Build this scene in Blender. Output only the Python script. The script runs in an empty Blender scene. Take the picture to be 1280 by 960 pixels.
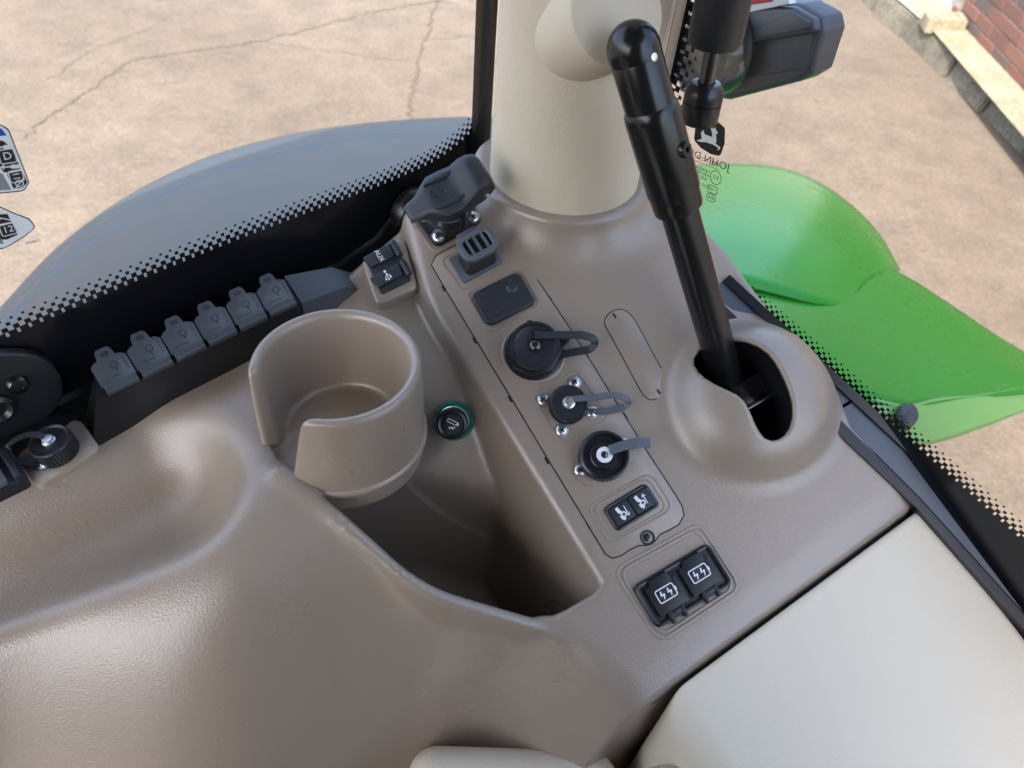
import bpy, bmesh, math, random
import numpy as np
from mathutils import Vector, Matrix
random.seed(7)
SC = bpy.context.scene
# ------------------------------------------------------------------ camera
F_PX, H_CAM = 961.0, 0.46
_nad = np.array([543 - 640, 1436 - 480, F_PX]); _nad /= np.linalg.norm(_nad)
_up = -_nad
_xr = np.array([1., 0, 0]) - _up * _up[0]; _xr /= np.linalg.norm(_xr)
ROT = np.array([_xr, np.cross(_up, _xr), _up])          # camera (right, down, forward) -> world
cam_d = bpy.data.cameras.new('camera'); cam = bpy.data.objects.new('camera', cam_d)
SC.collection.objects.link(cam); SC.camera = cam
_m = Matrix.Identity(4)
for _i in range(3):
    _m[_i][0] = ROT[_i, 0]; _m[_i][1] = -ROT[_i, 1]; _m[_i][2] = -ROT[_i, 2]
_m[2][3] = H_CAM
cam.matrix_world = _m
cam_d.sensor_width = 36; cam_d.lens = 36 * F_PX / 1280
cam_d.clip_start = .01; cam_d.clip_end = 400
cam_d.dof.use_dof = True; cam_d.dof.focus_distance = .62; cam_d.dof.aperture_fstop = 9.5
# ------------------------------------------------------------------ light
SUN_EL, SUN_AZ = math.radians(55), math.radians(248)     # the sun stands behind the photographer
world = bpy.data.worlds.new('World'); SC.world = world; world.use_nodes = True
_nt = world.node_tree; _bg = _nt.nodes['Background']
_sky = _nt.nodes.new('ShaderNodeTexSky'); _sky.sky_type = 'NISHITA'; _sky.sun_disc = False
_sky.sun_elevation = SUN_EL; _sky.sun_rotation = math.radians(90) - SUN_AZ
_sky.dust_density = 4.0; _sky.air_density = 1.0; _sky.ozone_density = 1.0
_nt.links.new(_sky.outputs[0], _bg.inputs[0]); _bg.inputs[1].default_value = .15
sun_d = bpy.data.lights.new('sun', 'SUN'); sun = bpy.data.objects.new('sun', sun_d); SC.collection.objects.link(sun)
sun_d.energy = 2.2; sun_d.angle = math.radians(.6); sun_d.color = (1, .95, .86)
_sd = Vector((math.cos(SUN_EL) * math.cos(SUN_AZ), math.cos(SUN_EL) * math.sin(SUN_AZ), math.sin(SUN_EL)))
sun.rotation_euler = (-_sd).to_track_quat('-Z', 'Y').to_euler(); sun.location = (0, 0, 6)
vs = SC.view_settings; vs.view_transform = 'Standard'; vs.look = 'None'; vs.gamma = 1; vs.use_curve_mapping = False
vs.exposure = 2.4
SC.cycles.caustics_reflective = False; SC.cycles.caustics_refractive = False; SC.cycles.sample_clamp_indirect = 6
# ------------------------------------------------------------------ measuring helpers
O3 = np.array([0, 0, H_CAM])
def ray(px, py): return ROT @ np.array([px - 640, py - 480, F_PX])
def at_z(px, py, z):                                     # point of the photograph at a height
    d = ray(px, py); return O3 + d * ((z - H_CAM) / d[2])
def on_plane(px, py, p, n):
    d = ray(px, py); return O3 + d * (np.dot(p - O3, n) / np.dot(d, n))
PN = np.array([-.0202, -.46557, .88478]); PN /= np.linalg.norm(PN)       # socket panel: normal, origin, axes
PA = at_z(700, 500, 0)
PX = np.array([.858, .446, .254]); PX -= PN * PX.dot(PN); PX /= np.linalg.norm(PX)
PY = np.cross(PN, PX)
def on_panel(px, py, w=0.): return on_plane(px, py, PA + PN * w, PN)
def loc(px, py, w=0.):                                   # the same in the panel's own (x, y)
    q = on_panel(px, py, w) - PA; return np.array([q.dot(PX), q.dot(PY)])
def frame(o, x, y, z):
    m = Matrix.Identity(4)
    for i in range(3):
        m[i][0], m[i][1], m[i][2], m[i][3] = x[i], y[i], z[i], o[i]
    return m
def pf(px, py, w=0., ang=0.):                            # local frame standing on the panel
    return frame(on_panel(px, py, w), PX, PY, PN) @ Matrix.Rotation(ang, 4, 'Z')
W1P, W1T = np.array([-.335, .356, 0]), np.array([.731, .682, 0]); W1T /= np.linalg.norm(W1T)
W1N = np.array([-W1T[1], W1T[0], 0])                     # side window
W2P, W2T = np.array([.439, .282, 0]), np.array([.593, -.805, 0]); W2T /= np.linalg.norm(W2T)
W2N = np.array([-W2T[1], W2T[0], 0])                     # rear window
ZG = -1.6                                                # ground
# ------------------------------------------------------------------ materials
def mat(name, col, rough=.5, metal=0., spec=.5, grain=0., gscale=900., coat=0., var=0., vscale=6.):
    m = bpy.data.materials.new(name); m.use_nodes = True
    nt = m.node_tree; b = nt.nodes['Principled BSDF']
    b.inputs['Base Color'].default_value = (*col, 1); b.inputs['Roughness'].default_value = rough
    b.inputs['Metallic'].default_value = metal; b.inputs['Specular IOR Level'].default_value = spec
    b.inputs['Coat Weight'].default_value = coat
    if grain or var:
        tc = nt.nodes.new('ShaderNodeNewGeometry')
    if grain:
        no = nt.nodes.new('ShaderNodeTexNoise'); no.inputs['Scale'].default_value = gscale; no.inputs['Detail'].default_value = 3
        bu = nt.nodes.new('ShaderNodeBump'); bu.inputs['Strength'].default_value = grain; bu.inputs['Distance'].default_value = .0006
        nt.links.new(tc.outputs['Position'], no.inputs['Vector']); nt.links.new(no.outputs['Fac'], bu.inputs['Height'])
        nt.links.new(bu.outputs['Normal'], b.inputs['Normal'])
    if var:
        n2 = nt.nodes.new('ShaderNodeTexNoise'); n2.inputs['Scale'].default_value = vscale; n2.inputs['Detail'].default_value = 5
        nt.links.new(tc.outputs['Position'], n2.inputs['Vector'])
        mx = nt.nodes.new('ShaderNodeMix'); mx.data_type = 'RGBA'
        mx.inputs['A'].default_value = (*[c * (1 - var) for c in col], 1); mx.inputs['B'].default_value = (*[min(1, c * (1 + var)) for c in col], 1)
        nt.links.new(n2.outputs['Fac'], mx.inputs['Factor']); nt.links.new(mx.outputs['Result'], b.inputs['Base Color'])
        mr = nt.nodes.new('ShaderNodeMapRange'); mr.inputs['To Min'].default_value = rough - .06; mr.inputs['To Max'].default_value = rough + .06
        nt.links.new(n2.outputs['Fac'], mr.inputs['Value']); nt.links.new(mr.outputs['Result'], b.inputs['Roughness'])
    return m
M = {}
M['taupe'] = mat('taupe_plastic', (.305, .239, .180), .29, grain=.5, gscale=760, spec=.9, var=.02, vscale=6)
M['cream'] = mat('cream_vinyl', (.65, .56, .425), .5, grain=.8, gscale=500, spec=.35, var=.03, vscale=20)
M['lid'] = mat('lid_vinyl', (.72, .63, .485), .5, grain=.7, gscale=600, spec=.4, var=.03, vscale=15)
M['black'] = mat('black_plastic', (.016, .017, .020), .38, grain=.2, gscale=1500)
M['satin'] = mat('black_satin', (.010, .011, .013), .3)
M['gloss'] = mat('black_gloss', (.007, .0075, .008), .24, spec=.5)
M['clip'] = mat('clip_plastic', (.055, .062, .072), .30, grain=.25, gscale=1400)
M['rubber'] = mat('rubber', (.022, .026, .031), .45, grain=.3, gscale=1500)
M['slate'] = mat('slate_plastic', (.095, .108, .122), .45, grain=.3, gscale=1400)
M['zinc'] = mat('zinc_plating', (.72, .73, .71), .36, metal=1)
M['dark_metal'] = mat('dark_metal', (.12, .12, .12), .3, metal=1)
M['white_ink'] = mat('white_ink', (.8, .8, .8), .5)
M['black_ink'] = mat('black_ink', (.01, .01, .011), .5)
# ------------------------------------------------------------------ object helpers
COL = SC.collection
def obj(name, me, material=None, parent=None, smooth=38.):
    if isinstance(me, bmesh.types.BMesh):
        bm = me; me = bpy.data.meshes.new(name)
        bmesh.ops.recalc_face_normals(bm, faces=bm.faces); bm.to_mesh(me); bm.free()
    o = bpy.data.objects.new(name, me); COL.objects.link(o)
    if material is not None and not me.materials: me.materials.append(M[material] if isinstance(material, str) else material)
    if smooth:
        me.shade_smooth(); me.set_sharp_from_angle(angle=math.radians(smooth))
    if parent is not None:
        o.parent = parent; o.matrix_parent_inverse = PINV.get(parent.name, Matrix.Identity(4))
    return o
PINV = {}
def tag(o, label, cat, group=None):
    o['label'] = label; o['category'] = cat
    if group: o['group'] = group
    return o
def thing(name, label, cat, at, group=None):             # an Empty at the thing's base; its parts keep world coordinates
    e = bpy.data.objects.new(name, None); COL.objects.link(e); e.empty_display_size = .02
    e.location = Vector(at); PINV[e.name] = Matrix.Translation(-Vector(at))
    return tag(e, label, cat, group)
def structure(o): o['kind'] = 'structure'; return o
def B(): return bmesh.new()
def unit(v): v = np.asarray(v, float); return v / np.linalg.norm(v)
def raw(bm, verts, faces, m=None):
    vs_ = [bm.verts.new((m @ Vector(v)) if m is not None else v) for v in verts]
    for f in faces:
        try: bm.faces.new([vs_[i] for i in f])
        except ValueError: pass
    return bm
def prism(bm, poly, z0, z1, m, bev=0., seg=2):           # 2D outline extruded along local z, top edge rounded
    n = len(poly); poly = [np.array(p, float) for p in poly]
    area = sum(poly[i][0] * poly[(i + 1) % n][1] - poly[(i + 1) % n][0] * poly[i][1] for i in range(n))
    if area < 0: poly = poly[::-1]
    def inset(d):
        out = []
        for i in range(n):
            a, b, c = poly[i - 1], poly[i], poly[(i + 1) % n]
            e1 = (b - a) / (np.linalg.norm(b - a) + 1e-12); e2 = (c - b) / (np.linalg.norm(c - b) + 1e-12)
            n1 = np.array([-e1[1], e1[0]]); n2 = np.array([-e2[1], e2[0]]); k = n1 + n2
            k /= max(np.dot(k, k) / 2, .3); out.append(b + k * d)
        return out
    rings = [[(p[0], p[1], z0) for p in poly]]
    if bev:
        for s in range(seg + 1):
            a = s / seg * math.pi / 2
            rings.append([(p[0], p[1], z1 - bev + bev * math.sin(a)) for p in inset(bev * (1 - math.cos(a)))])
    else: rings.append([(p[0], p[1], z1) for p in poly])
    V = [v for r in rings for v in r]; Fc = []
    for r in range(len(rings) - 1):
        for i in range(n):
            j = (i + 1) % n; Fc.append((r * n + i, r * n + j, (r + 1) * n + j, (r + 1) * n + i))
    Fc.append(tuple(range(n))[::-1]); Fc.append(tuple((len(rings) - 1) * n + i for i in range(n)))
    return raw(bm, V, Fc, m)
def rrect(w, h, r, seg=4, cx=0., cy=0.):
    out = []
    for k, (sx, sy) in enumerate(((1, 1), (-1, 1), (-1, -1), (1, -1))):
        for s in range(seg + 1):
            a = math.pi / 2 * (k + s / seg)
            out.append((cx + sx * (w / 2 - r) + r * math.cos(a), cy + sy * (h / 2 - r) + r * math.sin(a)))
    return out
def circle(r, n=24, cx=0., cy=0., a0=0.): return [(cx + r * math.cos(a0 + 2 * math.pi * i / n), cy + r * math.sin(a0 + 2 * math.pi * i / n)) for i in range(n)]
def lathe(bm, prof, m, n=32):                            # profile (radius, height) about local z
    V = []; Fc = []; rows = []
    for r, z in prof:
        if r < 1e-6: rows.append([len(V)]); V.append((0, 0, z))
        else:
            rows.append(list(range(len(V), len(V) + n)))
            V += [(r * math.cos(2 * math.pi * i / n), r * math.sin(2 * math.pi * i / n), z) for i in range(n)]
    for a, b in zip(rows, rows[1:]):
        for i in range(n):
            j = (i + 1) % n
            if len(a) == 1 and len(b) == 1: continue
            if len(a) == 1: Fc.append((a[0], b[j], b[i]))
            elif len(b) == 1: Fc.append((a[i], a[j], b[0]))
            else: Fc.append((a[i], a[j], b[j], b[i]))
    return raw(bm, V, Fc, m)
def sweep(bm, pts, sec, m=None, closed=False, up=(0, 0, 1), caps=True):   # section (side, up) carried along a path
    pts = [Vector(p) for p in pts]; n = len(pts); k = len(sec); V = []; Fc = []; up = Vector(up)
    for i, p in enumerate(pts):
        a = pts[i - 1] if (i or closed) else pts[0]; b = pts[(i + 1) % n] if (i < n - 1 or closed) else pts[-1]
        t = (b - a).normalized(); s = t.cross(up)
        if s.length < 1e-6: s = t.cross(Vector((1, 0, .1)))
        s.normalize(); u = s.cross(t)
        V += [tuple(p + s * q[0] + u * q[1]) for q in sec]
    for i in range(n if closed else n - 1):
        for j in range(k):
            Fc.append((i * k + j, i * k + (j + 1) % k, ((i + 1) % n) * k + (j + 1) % k, ((i + 1) % n) * k + j))
    if not closed and caps: Fc += [tuple(range(k))[::-1], tuple((n - 1) * k + j for j in range(k))]
    return raw(bm, V, Fc, m)
def bezier(pts, n=10):                                   # Catmull-Rom through points
    P_ = [np.array(p, float) for p in pts]; P_ = [2 * P_[0] - P_[1]] + P_ + [2 * P_[-1] - P_[-2]]; out = []
    for i in range(1, len(P_) - 2):
        for s in range(n):
            t = s / n; a, b, c, d = P_[i - 1:i + 3]
            out.append(.5 * (2 * b + (c - a) * t + (2 * a - 5 * b + 4 * c - d) * t * t + (3 * b - a - 3 * c + d) * t ** 3))
    return out + [P_[-2]]
def bead(bm, poly, m, w=.0011, h=.0007, z=0.):           # low rounded ridge along a closed outline
    sec = [(w, -.0004), (w * .7, h * .7), (0, h), (-w * .7, h * .7), (-w, -.0004)]
    return sweep(bm, [(p[0], p[1], z) for p in poly], sec, m, closed=True)
def text_mesh(s, size, m, extrude=.0, mirror=False, sx=1., align='CENTER'):
    cu = bpy.data.curves.new('text', 'FONT'); cu.body = s; cu.size = size; cu.align_x = align; cu.align_y = 'CENTER'; cu.extrude = extrude; cu.resolution_u = 3
    t = bpy.data.objects.new('text', cu); COL.objects.link(t)
    me = bpy.data.meshes.new_from_object(t.evaluated_get(bpy.context.evaluated_depsgraph_get()))
    bpy.data.objects.remove(t); bpy.data.curves.remove(cu)
    me.transform(m @ Matrix.Diagonal((-sx if mirror else sx, 1, 1, 1)))
    return me
def round_poly(poly, r, seg=5):                          # polygon with rounded corners
    out = []; n = len(poly); P_ = [np.array(p, float) for p in poly]
    for i in range(n):
        a, b, c = P_[i - 1], P_[i], P_[(i + 1) % n]
        u, v = unit(a - b), unit(c - b); ang = math.acos(np.clip(u @ v, -1, 1)); t = min(r / math.tan(ang / 2), .48 * np.linalg.norm(a - b), .48 * np.linalg.norm(c - b))
        p, q = b + u * t, b + v * t
        for s in range(seg + 1):
            k = s / seg; out.append(tuple((1 - k) ** 2 * p + 2 * k * (1 - k) * b + k * k * q))
    return out
# ------------------------------------------------------------------ signed-distance modelling for the moulded plastic
def smin(a, b, k):
    h = np.clip(.5 + .5 * (b - a) / k, 0, 1); return b + (a - b) * h - k * h * (1 - h)
def smax(a, b, k): return -smin(-a, -b, k)
def plane(P, p, n): return (P - p) @ n
def poly_sdf(q, poly):
    d = np.full(len(q), 1e9); s = np.ones(len(q)); n = len(poly)
    for i in range(n):
        a = np.array(poly[i]); b = np.array(poly[i - 1]); e = b - a; w = q - a
        t = np.clip((w @ e) / (e @ e), 0, 1); bb = w - t[:, None] * e; d = np.minimum(d, (bb * bb).sum(1))
        c1 = q[:, 1] >= a[1]; c2 = q[:, 1] < b[1]; c3 = e[0] * w[:, 1] > e[1] * w[:, 0]
        s = np.where((c1 & c2 & c3) | (~c1 & ~c2 & ~c3), -s, s)
    return s * np.sqrt(d)
def surface_net(fn, lo, hi, h, slack=2.0):
    lo = np.array(lo, float); K = 4; c = h * K
    nc = np.ceil((np.array(hi) - lo) / c).astype(int)
    def ev(p):
        return np.concatenate([fn(p[i:i + 200000]) for i in range(0, len(p), 200000)]) if len(p) else np.zeros(0)
    ax = [lo[i] + (np.arange(nc[i]) + .5) * c for i in range(3)]
    G = np.stack(np.meshgrid(*ax, indexing='ij'), -1).reshape(-1, 3)
    dc = ev(G).reshape(nc); act = np.abs(dc) < c * slack
    nf = nc * K + 1
    D = np.empty(nf, np.float32)
    D[:-1, :-1, :-1] = np.repeat(np.repeat(np.repeat(dc, K, 0), K, 1), K, 2)
    D[-1] = D[-2]; D[:, -1] = D[:, -2]; D[:, :, -1] = D[:, :, -2]
    mk = np.zeros(nf, bool); am = np.repeat(np.repeat(np.repeat(act, K, 0), K, 1), K, 2)
    for i in (0, 1):
        for j in (0, 1):
            for k in (0, 1): mk[i:nf[0] - 1 + i, j:nf[1] - 1 + j, k:nf[2] - 1 + k] |= am
    idx = np.argwhere(mk); D[mk] = ev(lo + idx * h)
    S = (D < 0); cnt = np.zeros(nf - 1, np.uint8)
    for i in (0, 1):
        for j in (0, 1):
            for k in (0, 1): cnt += S[i:nf[0] - 1 + i, j:nf[1] - 1 + j, k:nf[2] - 1 + k]
    cells = np.argwhere((cnt > 0) & (cnt < 8))
    vid = np.full(nf - 1, -1, np.int32); vid[tuple(cells.T)] = np.arange(len(cells))
    off = np.array([[i, j, k] for i in (0, 1) for j in (0, 1) for k in (0, 1)])
    val = np.stack([D[tuple((cells + o).T)] for o in off], 1).astype(float)
    acc = np.zeros((len(cells), 3)); num = np.zeros(len(cells))
    for a in range(8):
        for b in range(a + 1, 8):
            if np.abs(off[a] - off[b]).sum() != 1: continue
            cr = (val[:, a] < 0) != (val[:, b] < 0); t = np.where(cr, val[:, a] / np.where(cr, val[:, a] - val[:, b], 1), 0)
            acc += cr[:, None] * (off[a] + t[:, None] * (off[b] - off[a])); num += cr
    Pv = lo + (cells + acc / num[:, None]) * h
    e = h * .3
    for _ in range(2):
        f0 = ev(Pv); g = np.stack([ev(Pv + np.eye(3)[i] * e) - f0 for i in range(3)], 1) / e
        st = (f0 / np.maximum((g * g).sum(1), .05))[:, None] * g
        ln = np.linalg.norm(st, axis=1, keepdims=True); Pv = Pv - st * np.minimum(1, .6 * h / np.maximum(ln, 1e-12))
    Q = []
    for a in range(3):
        b, cx = (a + 1) % 3, (a + 2) % 3
        sl0 = [slice(None)] * 3; sl1 = [slice(None)] * 3; sl0[a] = slice(0, -1); sl1[a] = slice(1, None)
        ch = S[tuple(sl0)] != S[tuple(sl1)]
        e_ = np.argwhere(ch)
        ok = (e_[:, b] > 0) & (e_[:, cx] > 0) & (e_[:, b] < nf[b] - 1) & (e_[:, cx] < nf[cx] - 1); e_ = e_[ok]
        ub = np.zeros(3, int); ub[b] = 1; uc = np.zeros(3, int); uc[cx] = 1
        q = np.stack([vid[tuple((e_ - o).T)] for o in (ub + uc, uc, 0 * ub, ub)], 1)
        flip = ~S[tuple(e_.T)]; q[flip] = q[flip][:, ::-1]; Q.append(q)
    Q = np.concatenate(Q); Q = Q[(Q >= 0).all(1)]
    return Pv, Q
def net_mesh(name, fn, lo, hi, h, slack=2.0):
    Pv, Q = surface_net(fn, lo, hi, h, slack)
    me = bpy.data.meshes.new(name); me.vertices.add(len(Pv)); me.vertices.foreach_set('co', Pv.astype(np.float32).ravel())
    me.loops.add(Q.size); me.loops.foreach_set('vertex_index', Q.astype(np.int32).ravel())
    me.polygons.add(len(Q)); me.polygons.foreach_set('loop_start', np.arange(0, Q.size, 4, dtype=np.int32))
    me.polygons.foreach_set('loop_total', np.full(len(Q), 4, np.int32)); me.update(calc_edges=True); me.validate()
    me.shade_smooth(); return me
import os
# ------------------------------------------------------------------ console body
FFN = on_panel(815, 866) - on_panel(690, 786); FFN = unit(np.array([FFN[1], -FFN[0], 0])); FFN = FFN if FFN[1] < 0 else -FFN; FFN = unit(FFN + np.array([0, 0, .42]))
_ctrl = [  # photograph x, y and height: window ledge, ridge, fairing, bin rim, front face
 (-160,690,0),(0,600,0),(0,645,-.001),(60,570,0),(110,545,0),(120,588,-.001),(200,500,.001),(230,535,.001),(320,500,.004),(330,545,0),(400,430,.009),(440,375,.014),(300,420,.004),(150,470,0),
 (-160,880,-.034),(0,775,-.031),(100,740,-.028),(190,700,-.022),(262,645,-.012),(295,590,-.004),(0,700,-.014),(120,650,-.011),(210,595,-.006),(-160,780,-.015),
 (340,600,-.002),(335,650,-.010),(300,740,-.032),(150,820,-.060),(0,860,-.070),(400,720,-.046),(400,820,-.102),(300,880,-.104),(150,930,-.118),(0,960,-.125),(-160,1010,-.13),(450,800,-.112),(450,880,-.168),(380,960,-.192),(200,1020,-.172),
 (380,618,-.004),(415,640,-.013),(470,692,-.035),(520,738,-.056),(600,767,-.076),(690,794,-.094),(760,828,-.106),(815,868,-.116),(745,775,-.104),(800,790,-.118),(850,800,-.128),
 (520,790,-.110),(600,812,-.120),(600,880,-.185),(520,870,-.190),(540,950,-.250),
 (490,385,.0),(530,430,-.015),(560,460,-.03),(530,490,-.04),(590,496,-.05),(520,330,.0),(480,340,.015),(455,350,.012),
 (560,560,-.11),(640,640,-.14),(700,720,-.145),(600,700,-.125),(490,640,-.075),(545,695,-.10),(650,735,-.125),(700,500,-.05),(850,600,-.09),(880,740,-.125),(640,330,.01),(850,330,.0),(1000,560,-.06),(1100,680,-.10),(700,230,.03)]
_cp = np.array([at_z(*c) for c in _ctrl] + [on_plane(x, y, on_panel(690, 788) - FFN * o, FFN) for x, y, o in ((690,836,.001),(690,900,.001),(780,900,.003),(740,960,.002),(795,950,.004),(640,830,.002),(640,920,.004),(600,960,.012),(720,860,.002))])
if os.environ.get('DBG'): print('FF', [(round(float(v), 3) for v in p) and p.round(3).tolist() for p in _cp[-9:]])
def _tps_fit(xy, z, lam=1.2e-3):
    n = len(xy); d = np.linalg.norm(xy[:, None] - xy[None], axis=2)
    Kx = np.where(d > 0, d * d * np.log(np.maximum(d, 1e-9)), 0) + lam * np.eye(n)
    Pm = np.hstack([np.ones((n, 1)), xy]); A_ = np.block([[Kx, Pm], [Pm.T, np.zeros((3, 3))]])
    return np.linalg.solve(A_, np.concatenate([z, np.zeros(3)]))
_tw = _tps_fit(_cp[:, :2], _cp[:, 2])
def tps(xy):
    r2 = (xy[:, :1] - _cp[None, :, 0]) ** 2 + (xy[:, 1:2] - _cp[None, :, 1]) ** 2 + 1e-12
    return (.5 * r2 * np.log(r2)) @ _tw[:-3] + _tw[-3] + xy @ _tw[-2:]
# raised socket block: flank on its left
_c1, _c2 = on_panel(525, 360), on_panel(748, 722); _fe = unit(_c2 - _c1); _fm = unit(np.cross(_fe, PN))
if _fm @ PX > 0: _fm = -_fm
FLN = unit(_fm * math.cos(math.radians(24)) + PN * math.sin(math.radians(24)))
_c3, _c4 = on_panel(506, 268), on_panel(531, 372); _fe2 = unit(_c4 - _c3); _fm2 = unit(np.cross(_fe2, PN)); _fm2 = _fm2 if _fm2 @ PX < 0 else -_fm2
FL2N = unit(_fm2 * math.cos(math.radians(24)) + PN * math.sin(math.radians(24)))
# storage bin walls
_r1, _r2, _r3, _r4 = at_z(415, 634, -.008), at_z(520, 733, -.05), at_z(690, 786, -.087), at_z(748, 742, -.078)
def _wall(a, b, inset, draft):
    e = b - a; e[2] = 0; e = unit(e); nrm = np.array([e[1], -e[0], 0])       # points to the photographer (out of the bin)
    nrm = unit(nrm + np.array([0, 0, draft])); return a - nrm * inset, nrm
_bw = [_wall(_r1.copy(), _r2.copy(), .007, .10), _wall(_r2.copy(), _r3.copy(), .008, .10), _wall(_r3.copy(), _r4.copy(), .003, .3)]
LGN = unit(np.array([-.06, -math.cos(math.radians(38)), math.sin(math.radians(38))]))   # lighter wall
LGP = at_z(562, 498, -.0225)
_lb = on_plane(570, 606, LGP, LGN)
LG2N = unit(np.array([-.12, -1, .12]))
CUP = at_z(420, 451, .065); CUP_R = .0625
_e1, _e2 = on_panel(1140, 632), on_panel(825, 864); ENDN = unit(np.array([(_e1 - _e2)[1], -(_e1 - _e2)[0], 0]))
_b1 = on_panel(1100, 634); BENDN = unit(PN * math.cos(math.radians(22)) + ENDN * math.sin(math.radians(22)))
_b1 = on_panel(990, 716)
PIL = np.array([.0741, .640]); PIL_R = .0686
HUMP = on_panel(941, 500, 0)
_hz = [(295,225),(295,260),(310,310),(340,355),(380,390),(440,430),(500,440),(530,480),(550,530),(570,570),(590,610),(610,640),(640,668),(670,682),(710,675),(745,655),(770,620),(782,570),(775,500),(755,440),(725,375),(697,325),(688,290),(660,235),(610,190),(560,160),(500,150),(440,148),(380,152),(330,178)]
HOLE = [tuple(loc(800 + a / 4, 380 + b / 4, .034)) for a, b in _hz]
_hq = [np.array(p) for p in HOLE]
for _ in range(2): _hq = [(_hq[i - 1] + 2 * _hq[i] + _hq[(i + 1) % len(_hq)]) / 4 for i in range(len(_hq))]
HOLE = [tuple(p) for p in _hq]
SCO = (np.array([-.232, .343, .006]), np.array([-.55, .13, -.004]))
def hump_sdf(P):
    q = P - HUMP; l = np.stack([q @ PX, q @ PY, q @ PN], 1)
    r = np.array([.066, .064, .037]); k0 = np.linalg.norm(l / r, axis=1); k1 = np.linalg.norm(l / (r * r), axis=1)
    return k0 * (k0 - 1) / np.maximum(k1, 1e-6)
_q0, _q1, _q2, _q3 = at_z(350, 588, 0.), at_z(415, 634, -.0095), at_z(526, 735, -.054), at_z(693, 785, -.0885)
def _corner(a, b, c, t, n=8):
    p, q = b + unit(a - b) * t, b + unit(c - b) * t; return [(1 - k) ** 2 * p + 2 * k * (1 - k) * b + k * k * q for k in np.linspace(0, 1, n)]
RIM = [_q0] + _corner(_q0, _q1, _q2, .015, 4) + _corner(_q1, _q2, _q3, .030) + [_q3]
RIM = [np.array(p) - np.array([0, 0, .0058]) for p in RIM]
_r4b = on_panel(750, 738)
BINP = [tuple(p[:2]) for p in RIM] + [tuple(q) for q in round_poly([RIM[-1][:2], _r4b[:2] + np.array([.002, -.004]), (.16, .42)], .02)[6:12]] + [(.2, .44), (.1, .7), (-.12, .5)]
def rim_sdf(P):
    d = np.full(len(P), 1.); near = (np.abs(P[:, 0] + .02) < .16) & (P[:, 1] < .42) & (P[:, 1] > .2)
    Q_ = P[near]; dd = np.full(len(Q_), 1.)
    for a, b in zip(RIM, RIM[1:]):
        e = b - a; t = np.clip((Q_ - a)[:, :2] @ e[:2] / (e[:2] @ e[:2]), 0, 1); v = Q_ - a - t[:, None] * e
        v[:, 2] = np.maximum(v[:, 2], 0); dd = np.minimum(dd, np.sqrt((v * v).sum(1)))
    d[near] = dd - .0058; return d
def body_sdf(P):
    dA = (P[:, 2] - tps(P[:, :2])) * .8
    t = np.clip((P - SCO[0]) @ (SCO[1] - SCO[0]) / ((SCO[1] - SCO[0]) @ (SCO[1] - SCO[0])), 0, 1)
    sc = np.linalg.norm(P - SCO[0] - t[:, None] * (SCO[1] - SCO[0]), axis=1) - (.056 - .006 * t)
    dA = smax(dA, -sc, .026)
    bn = np.full(len(P), .2); nb = (P[:, 0] > -.19) & (P[:, 0] < .26) & (P[:, 1] > .22) & (P[:, 1] < .62)
    bn[nb] = poly_sdf(P[nb, :2], BINP) + .0062 - (P[nb, 2] + .06) * .05
    back = smax(plane(P, LGP, LGN), plane(P, _lb, LG2N), .005)
    dp = plane(P, PA, PN)
    dA = smin(dA, smax(dp + .019, back, .008), .004)
    b2 = smax(smax(dp, plane(P, on_panel(690, 788), FFN), .010), np.maximum(plane(P, _c2 + PX * .02, PX), plane(P, _r4 + PY * .02, PY)), .004); b2 = smax(b2, plane(P, RIM[-1] - PX * .006, unit(-PX + .35 * PN)), .020)
    dA = smin(dA, rim_sdf(P), .012)
    bn = smax(bn, -back, .004); bn = np.maximum(bn, np.where(P[:, 2] < -.034, -.150, -.105) - P[:, 0]); bn = smax(bn, -.225 - P[:, 2] + (P[:, 1] - .35) * .25, .02)
    dA = smax(dA, -bn, .006); b2 = smax(b2, -bn, .008)
    blk = smax(smax(dp, plane(P, _c1, FLN), .007), plane(P, _c3, FL2N), .010); blk = smax(blk, P[:, 2] - .079, .012)
    cv = np.maximum(np.hypot(P[:, 0] - CUP[0], P[:, 1] - CUP[1]) - .058, -.030 - P[:, 2]); dA = np.maximum(dA, -cv)
    d = np.minimum(smin(blk, dA, .005), smin(dA, b2, .012))
    d = smax(d, plane(P, W1P, W1N), .012); d = smax(d, plane(P, W2P, W2N) + .004, .006)
    d = smax(d, plane(P, _b1, BENDN), .004); d = smax(d, plane(P, _e1, ENDN), .003)
    rc = np.hypot(P[:, 0] - PIL[0], P[:, 1] - PIL[1]) - (PIL_R + .007)
    col = smax(rc, P[:, 2] - .096, .006); d = smin(d, col, .034)
    q = P - HUMP; l2 = np.stack([q @ PX, q @ PY], 1)
    near = np.abs(hump_sdf(P)) < .09
    hp = hump_sdf(P); d = smin(d, hp, .020)
    if near.any():
        o2 = np.array([(HUMP - PA) @ PX, (HUMP - PA) @ PY])
        ho = np.full(len(P), 1.); ho[near] = poly_sdf(l2[near] + o2, HOLE); ho = np.maximum(ho, -.03 - q @ PN)
        d = smax(d, -ho, .003)
    return d
RES = float(os.environ.get('RES', '.0022'))
con = thing('console', 'moulded taupe plastic tractor console with cup holder, storage bin and socket panel', 'console', (0, .4, -.23))
obj('body', net_mesh('body', body_sdf, (-.50, .06, -.33), (.47, .73, .135), RES), 'taupe', con, 0)
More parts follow.
